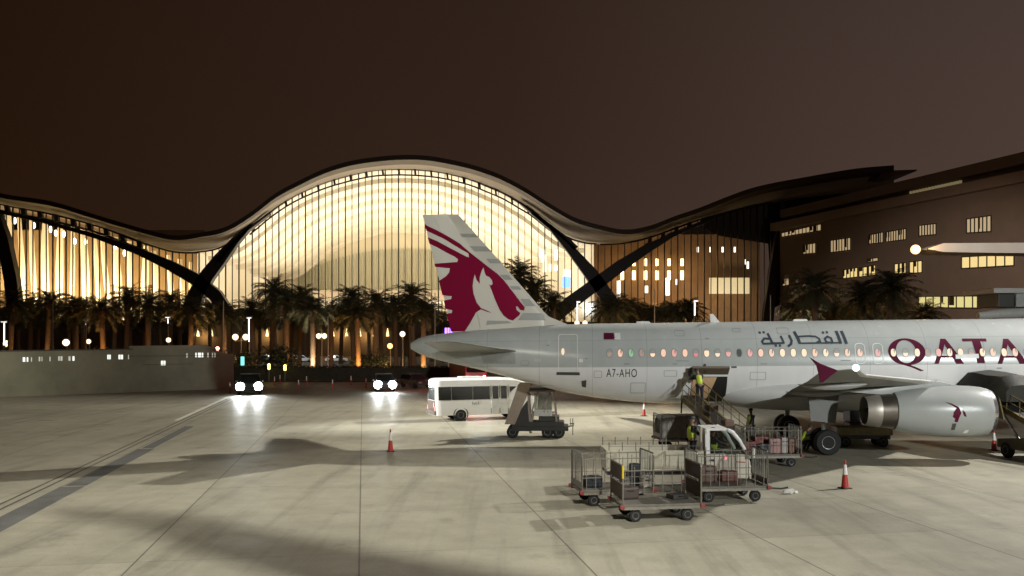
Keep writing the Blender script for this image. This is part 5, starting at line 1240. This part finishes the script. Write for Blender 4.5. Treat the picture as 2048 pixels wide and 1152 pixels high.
db = MB().tube([(X(1122), .6, .48), (X(1148), .6, .62)], .04, 8); db.bar((X(1146), .6, .10), (X(1146), .6, 1.0), .05); db.bar((X(1141), .6, .55), (X(1141), .6, 1.0), .035); db.bar((X(1140), .6, .72), (X(1149), .6, .72), .07)
db.build('drawbar', gal, ts)
# low ochre equipment trailer seen between main wheels and engine
eq = thing('equipment_trailer', 'low ochre striped trailer between the main wheels and the engine', 'trailer', Vector(((1722-1024)/F*44.6, 44.6, 0)), R(-2))
MB().box((0, 0, .78), (2.7, 1.1, .38)).build('deck', mat('trailer_ochre', (.20, .155, .06), .6, var=.35, vscale=6), eq, bevel=.02); MB().box((0, 0, .48), (2.5, 1.0, .2)).build('frame', drk, eq)
for x in (-.9, .9):
    for y in (-.45, .45): wheel(eq, (x, y, .26), .26, .16)
ck = MB()
for k in range(2): ck.prism([Vector((-.35, 0, .002)), Vector((.35, 0, .002)), Vector((.12, 0, .30)), Vector((-.12, 0, .30))], (0, .35, 0))
pw2 = thing('air_unit', 'dark boxy ground unit under the wing behind the engine', 'ground unit', Vector(((1712-1024)/F*48, 48, 0)), R(-3))
MB().box((0, 0, 1.5), (1.0, 1.2, 1.2)).build('housing', drk, pw2, bevel=.05); MB().box((0, -.61, 1.55), (.7, .02, .5)).build('grille', trim, pw2); MB().box((0, 0, .7), (1.0, 1.1, .3)).build('base', brn, pw2)
for x in (-.35, .35):
    for y in (-.45, .45): wheel(pw2, (x, y, .28), .28, .14)

# ------------------------------------------------------------------ people
skn = mat('skin_brown', (.22, .12, .075), .6, var=.06); hiv = mat('vest_lime', (.50, .62, .05), .6, var=.1, vscale=6); nav = mat('cloth_navy', (.020, .022, .032), .8, var=.2, vscale=8); cap_m = mat('cap_dark', (.03, .03, .035), .7); refl = mat('vest_band', (.6, .6, .58), .4)
def skinned(name, verts, edges, m_, parent, root=0, sub=1):
    me = bpy.data.meshes.new(name); me.from_pydata([v[:3] for v in verts], edges, []); o = bpy.data.objects.new(name, me); COL.objects.link(o); o.parent = parent
    md = o.modifiers.new('skin', 'SKIN'); md.use_smooth_shade = True
    if not me.skin_vertices: bpy.context.view_layer.objects.active = o; me.skin_vertices
    lay = me.skin_vertices[0].data
    for i, v in enumerate(verts): r_ = v[3]; lay[i].radius = (r_, v[4] if len(v) > 4 else r_); lay[i].use_root = (i == root)
    o.modifiers.new('smooth', 'SUBSURF').levels = sub; o.modifiers['smooth'].render_levels = sub
    me.materials.append(m_); return o
def person(label, loc, rz, pose='stand', bend=0.0, arms=((.25, .1), (.2, .1)), vest=hiv, seated=False):
    """local +x is forward; arms = (forward swing, elbow bend) per side in radians"""
    t = thing('person', label, 'person', loc, rz)
    hipz = .52 if seated else .93
    P = Vector((0, 0, hipz)); d = Vector((math.sin(bend), 0, math.cos(bend)))
    up = lambda h, f=0: P+d*h+Vector((d.z, 0, -d.x))*f
    V = [(*P, .135, .11), (*up(.22), .125, .10), (*up(.42), .15, .105), (*up(.53), .07), (*up(.60), .055), (*up(.66, .02), .085), (*up(.75, .02), .095), (*up(.83, .0), .06), (*up(.70, .11), .022)]
    E = [(0, 1), (1, 2), (2, 3), (3, 4), (4, 5), (5, 6), (6, 7), (5, 8)]
    hands = []
    sleeves = [V[0], V[1], V[2]]
    AS = []
    for sg_, (sw_, el) in zip((-1, 1), arms):
        sh = up(.48)+Vector((0, sg_*.20, 0)); ang = bend*.3+sw_; e1 = Vector((math.sin(ang), sg_*.10, -math.cos(ang))).normalized(); eb = sh+e1*.29
        e2 = Vector((math.sin(ang+el), 0, -math.cos(ang+el))); wr = eb+e2*.25; pa = wr+e2*.08
        k = len(V); V += [(*sh, .062), (*eb, .045), (*wr, .030), (*pa, .036, .020)]; E += [(2, k), (k, k+1), (k+1, k+2), (k+2, k+3)]
        AS.append((sh, eb, wr))
        sd = Vector((0, 1, 0)).cross(e2).normalized(); base = wr+e2*.03
        for f_, off, ln_ in ((0, -.030, .075), (1, -.010, .085), (2, .010, .080), (3, .029, .062)):
            q0 = pa+sd*off; q1 = q0+e2*ln_*.55+Vector((0, -sg_*.012, 0)); q2 = q1+e2*ln_*.45+Vector((0, -sg_*.026, 0)); k2 = len(V); V += [(*q0, .010), (*q1, .009), (*q2, .007)]; E += [(k+3, k2), (k2, k2+1), (k2+1, k2+2)]
        q1 = base+sd*-.042+Vector((0, -sg_*.02, 0)); q2 = q1+e2*.045+sd*-.012; k2 = len(V); V += [(*q1, .011), (*q2, .008)]; E += [(k+2, k2), (k2, k2+1)]
    LS = []
    for sg_ in (-1, 1):
        hp = P+Vector((0, sg_*.095, -.04))
        if seated: kn = hp+Vector((.42, 0, .02)); an = kn+Vector((.05, 0, -.42))
        elif pose == 'crouch': kn = hp+Vector((.36, sg_*.06, .06)); an = kn+Vector((-.22, 0, -.46))
        else: kn = hp+Vector((.03*sg_+.03, sg_*.01, -.41)); an = hp+Vector((.06*sg_-.02, sg_*.02, -.80))
        to_ = Vector((an.x+.17, an.y+sg_*.02, max(.035, an.z-.06))); an.z = max(.08, an.z)
        k = len(V); V += [(*hp, .095), (*kn, .062), (*an, .042), (*to_, .036)]; E += [(0, k), (k, k+1), (k+1, k+2), (k+2, k+3)]; LS.append((hp, kn, an, to_))
    skinned('body', V, E, skn, t)
    Vt = [(*(P+Vector((0, 0, .06))), .152, .128)]; Et = []
    for hp, kn, an, to_ in LS: k = len(Vt); Vt += [(*hp, .112), (*kn, .080), (*an, .062)]; Et += [(0, k), (k, k+1), (k+1, k+2)]
    skinned('trousers', Vt, Et, nav, t)
    Vs = [(*up(.02), .155, .13), (*up(.22), .142, .118), (*up(.43), .165, .12), (*up(.52), .085)]; Es = [(0, 1), (1, 2), (2, 3)]
    for sh, eb, wr in AS: k = len(Vs); Vs += [(*sh, .078), (*eb, .060), (*(wr*.8+eb*.2), .046)]; Es += [(2, k), (k, k+1), (k+1, k+2)]
    skinned('shirt', Vs, Es, nav, t)
    skinned('hi_vis_vest', [(*up(-.04), .185, .160), (*up(.22), .178, .152), (*up(.42), .205, .155), (*up(.53), .14, .11)], [(0, 1), (1, 2), (2, 3)], vest, t)
    b_ = MB().sphere(up(.80, .01), .112, 14, 8, (1.05, .95, .62)); b_.prism([up(.79, .08)+Vector((0, -.08, 0)), up(.79, .08)+Vector((0, .08, 0)), up(.775, .19)+Vector((0, .05, 0)), up(.775, .19)+Vector((0, -.05, 0))], (0, 0, .012)); b_.build('cap', cap_m, t, True)
    for lg_ in LS: pass
    return t
tm = Matrix.Translation(tr.location) @ Matrix.Rotation(R(2), 4, 'Z')
person('person in a lime vest standing on the truck bed behind the cab', tm @ Vector((xc-.32, -.1, .775)), R(20), arms=((.5, .7), (.2, .3)))
person('person in a lime vest driving the small white truck', tm @ Vector(((1424-1350)/55.6, -.30, .80)), R(2), seated=True, arms=((.9, .5), (.9, .5)))
person('person in a dark uniform and lime vest standing under the belly by the wheels', GP(1515, 893)+Vector((0, 1.2, 0)), R(200), arms=((.1, .2), (.3, .3)), vest=mat('vest_olive', (.20, .26, .03), .6, var=.15, vscale=6))
person('person in a lime vest crouching beside the near main wheels', GP(1604, 905), R(10), pose='crouch', bend=.55, arms=((.9, .4), (.8, .5))).location.z = -.40
am = ac.matrix_basis if False else Matrix.Translation((PX0, PY0, 0)) @ Matrix.Rotation(-TH, 4, 'Z')
ld = Matrix.Translation(b1.location) @ Matrix.Rotation(b1.rotation_euler.z, 4, 'Z')
person('person in a lime vest bending over the belt loader at the open hold', ld @ Vector((2.0, .1, 2.20)), R(100), bend=.5, arms=((.8, .5), (.9, .4)))

# added unseen blade above the viewpoint, shaped to cast the near shadow band
ob = Vector((13, -3, 0))
oh = thing('shadow_blocker', 'added tapered blade out of view, placed to shade the near concrete', 'roof', ob)
MB().prism([Vector((x, y, 11.5))-ob for x, y in ((-4.2, 10.1), (-1.37, 9.6), (1.16, 7.6), (3.43, 6.1), (7.7, 3.5), (13.5, .4), (13.5, -5), (7.7, .35), (4.26, 3.2), (1.16, 5.75), (.2, 6.55), (-1.88, 8.56))], (0, 0, .35)).build('blade', mat('blocker_grey', (.2, .2, .19), .6), oh)
MB().tube([(0, 0, 0), (0, 0, 11.5)], .3, 12).build('column', post, oh, True)
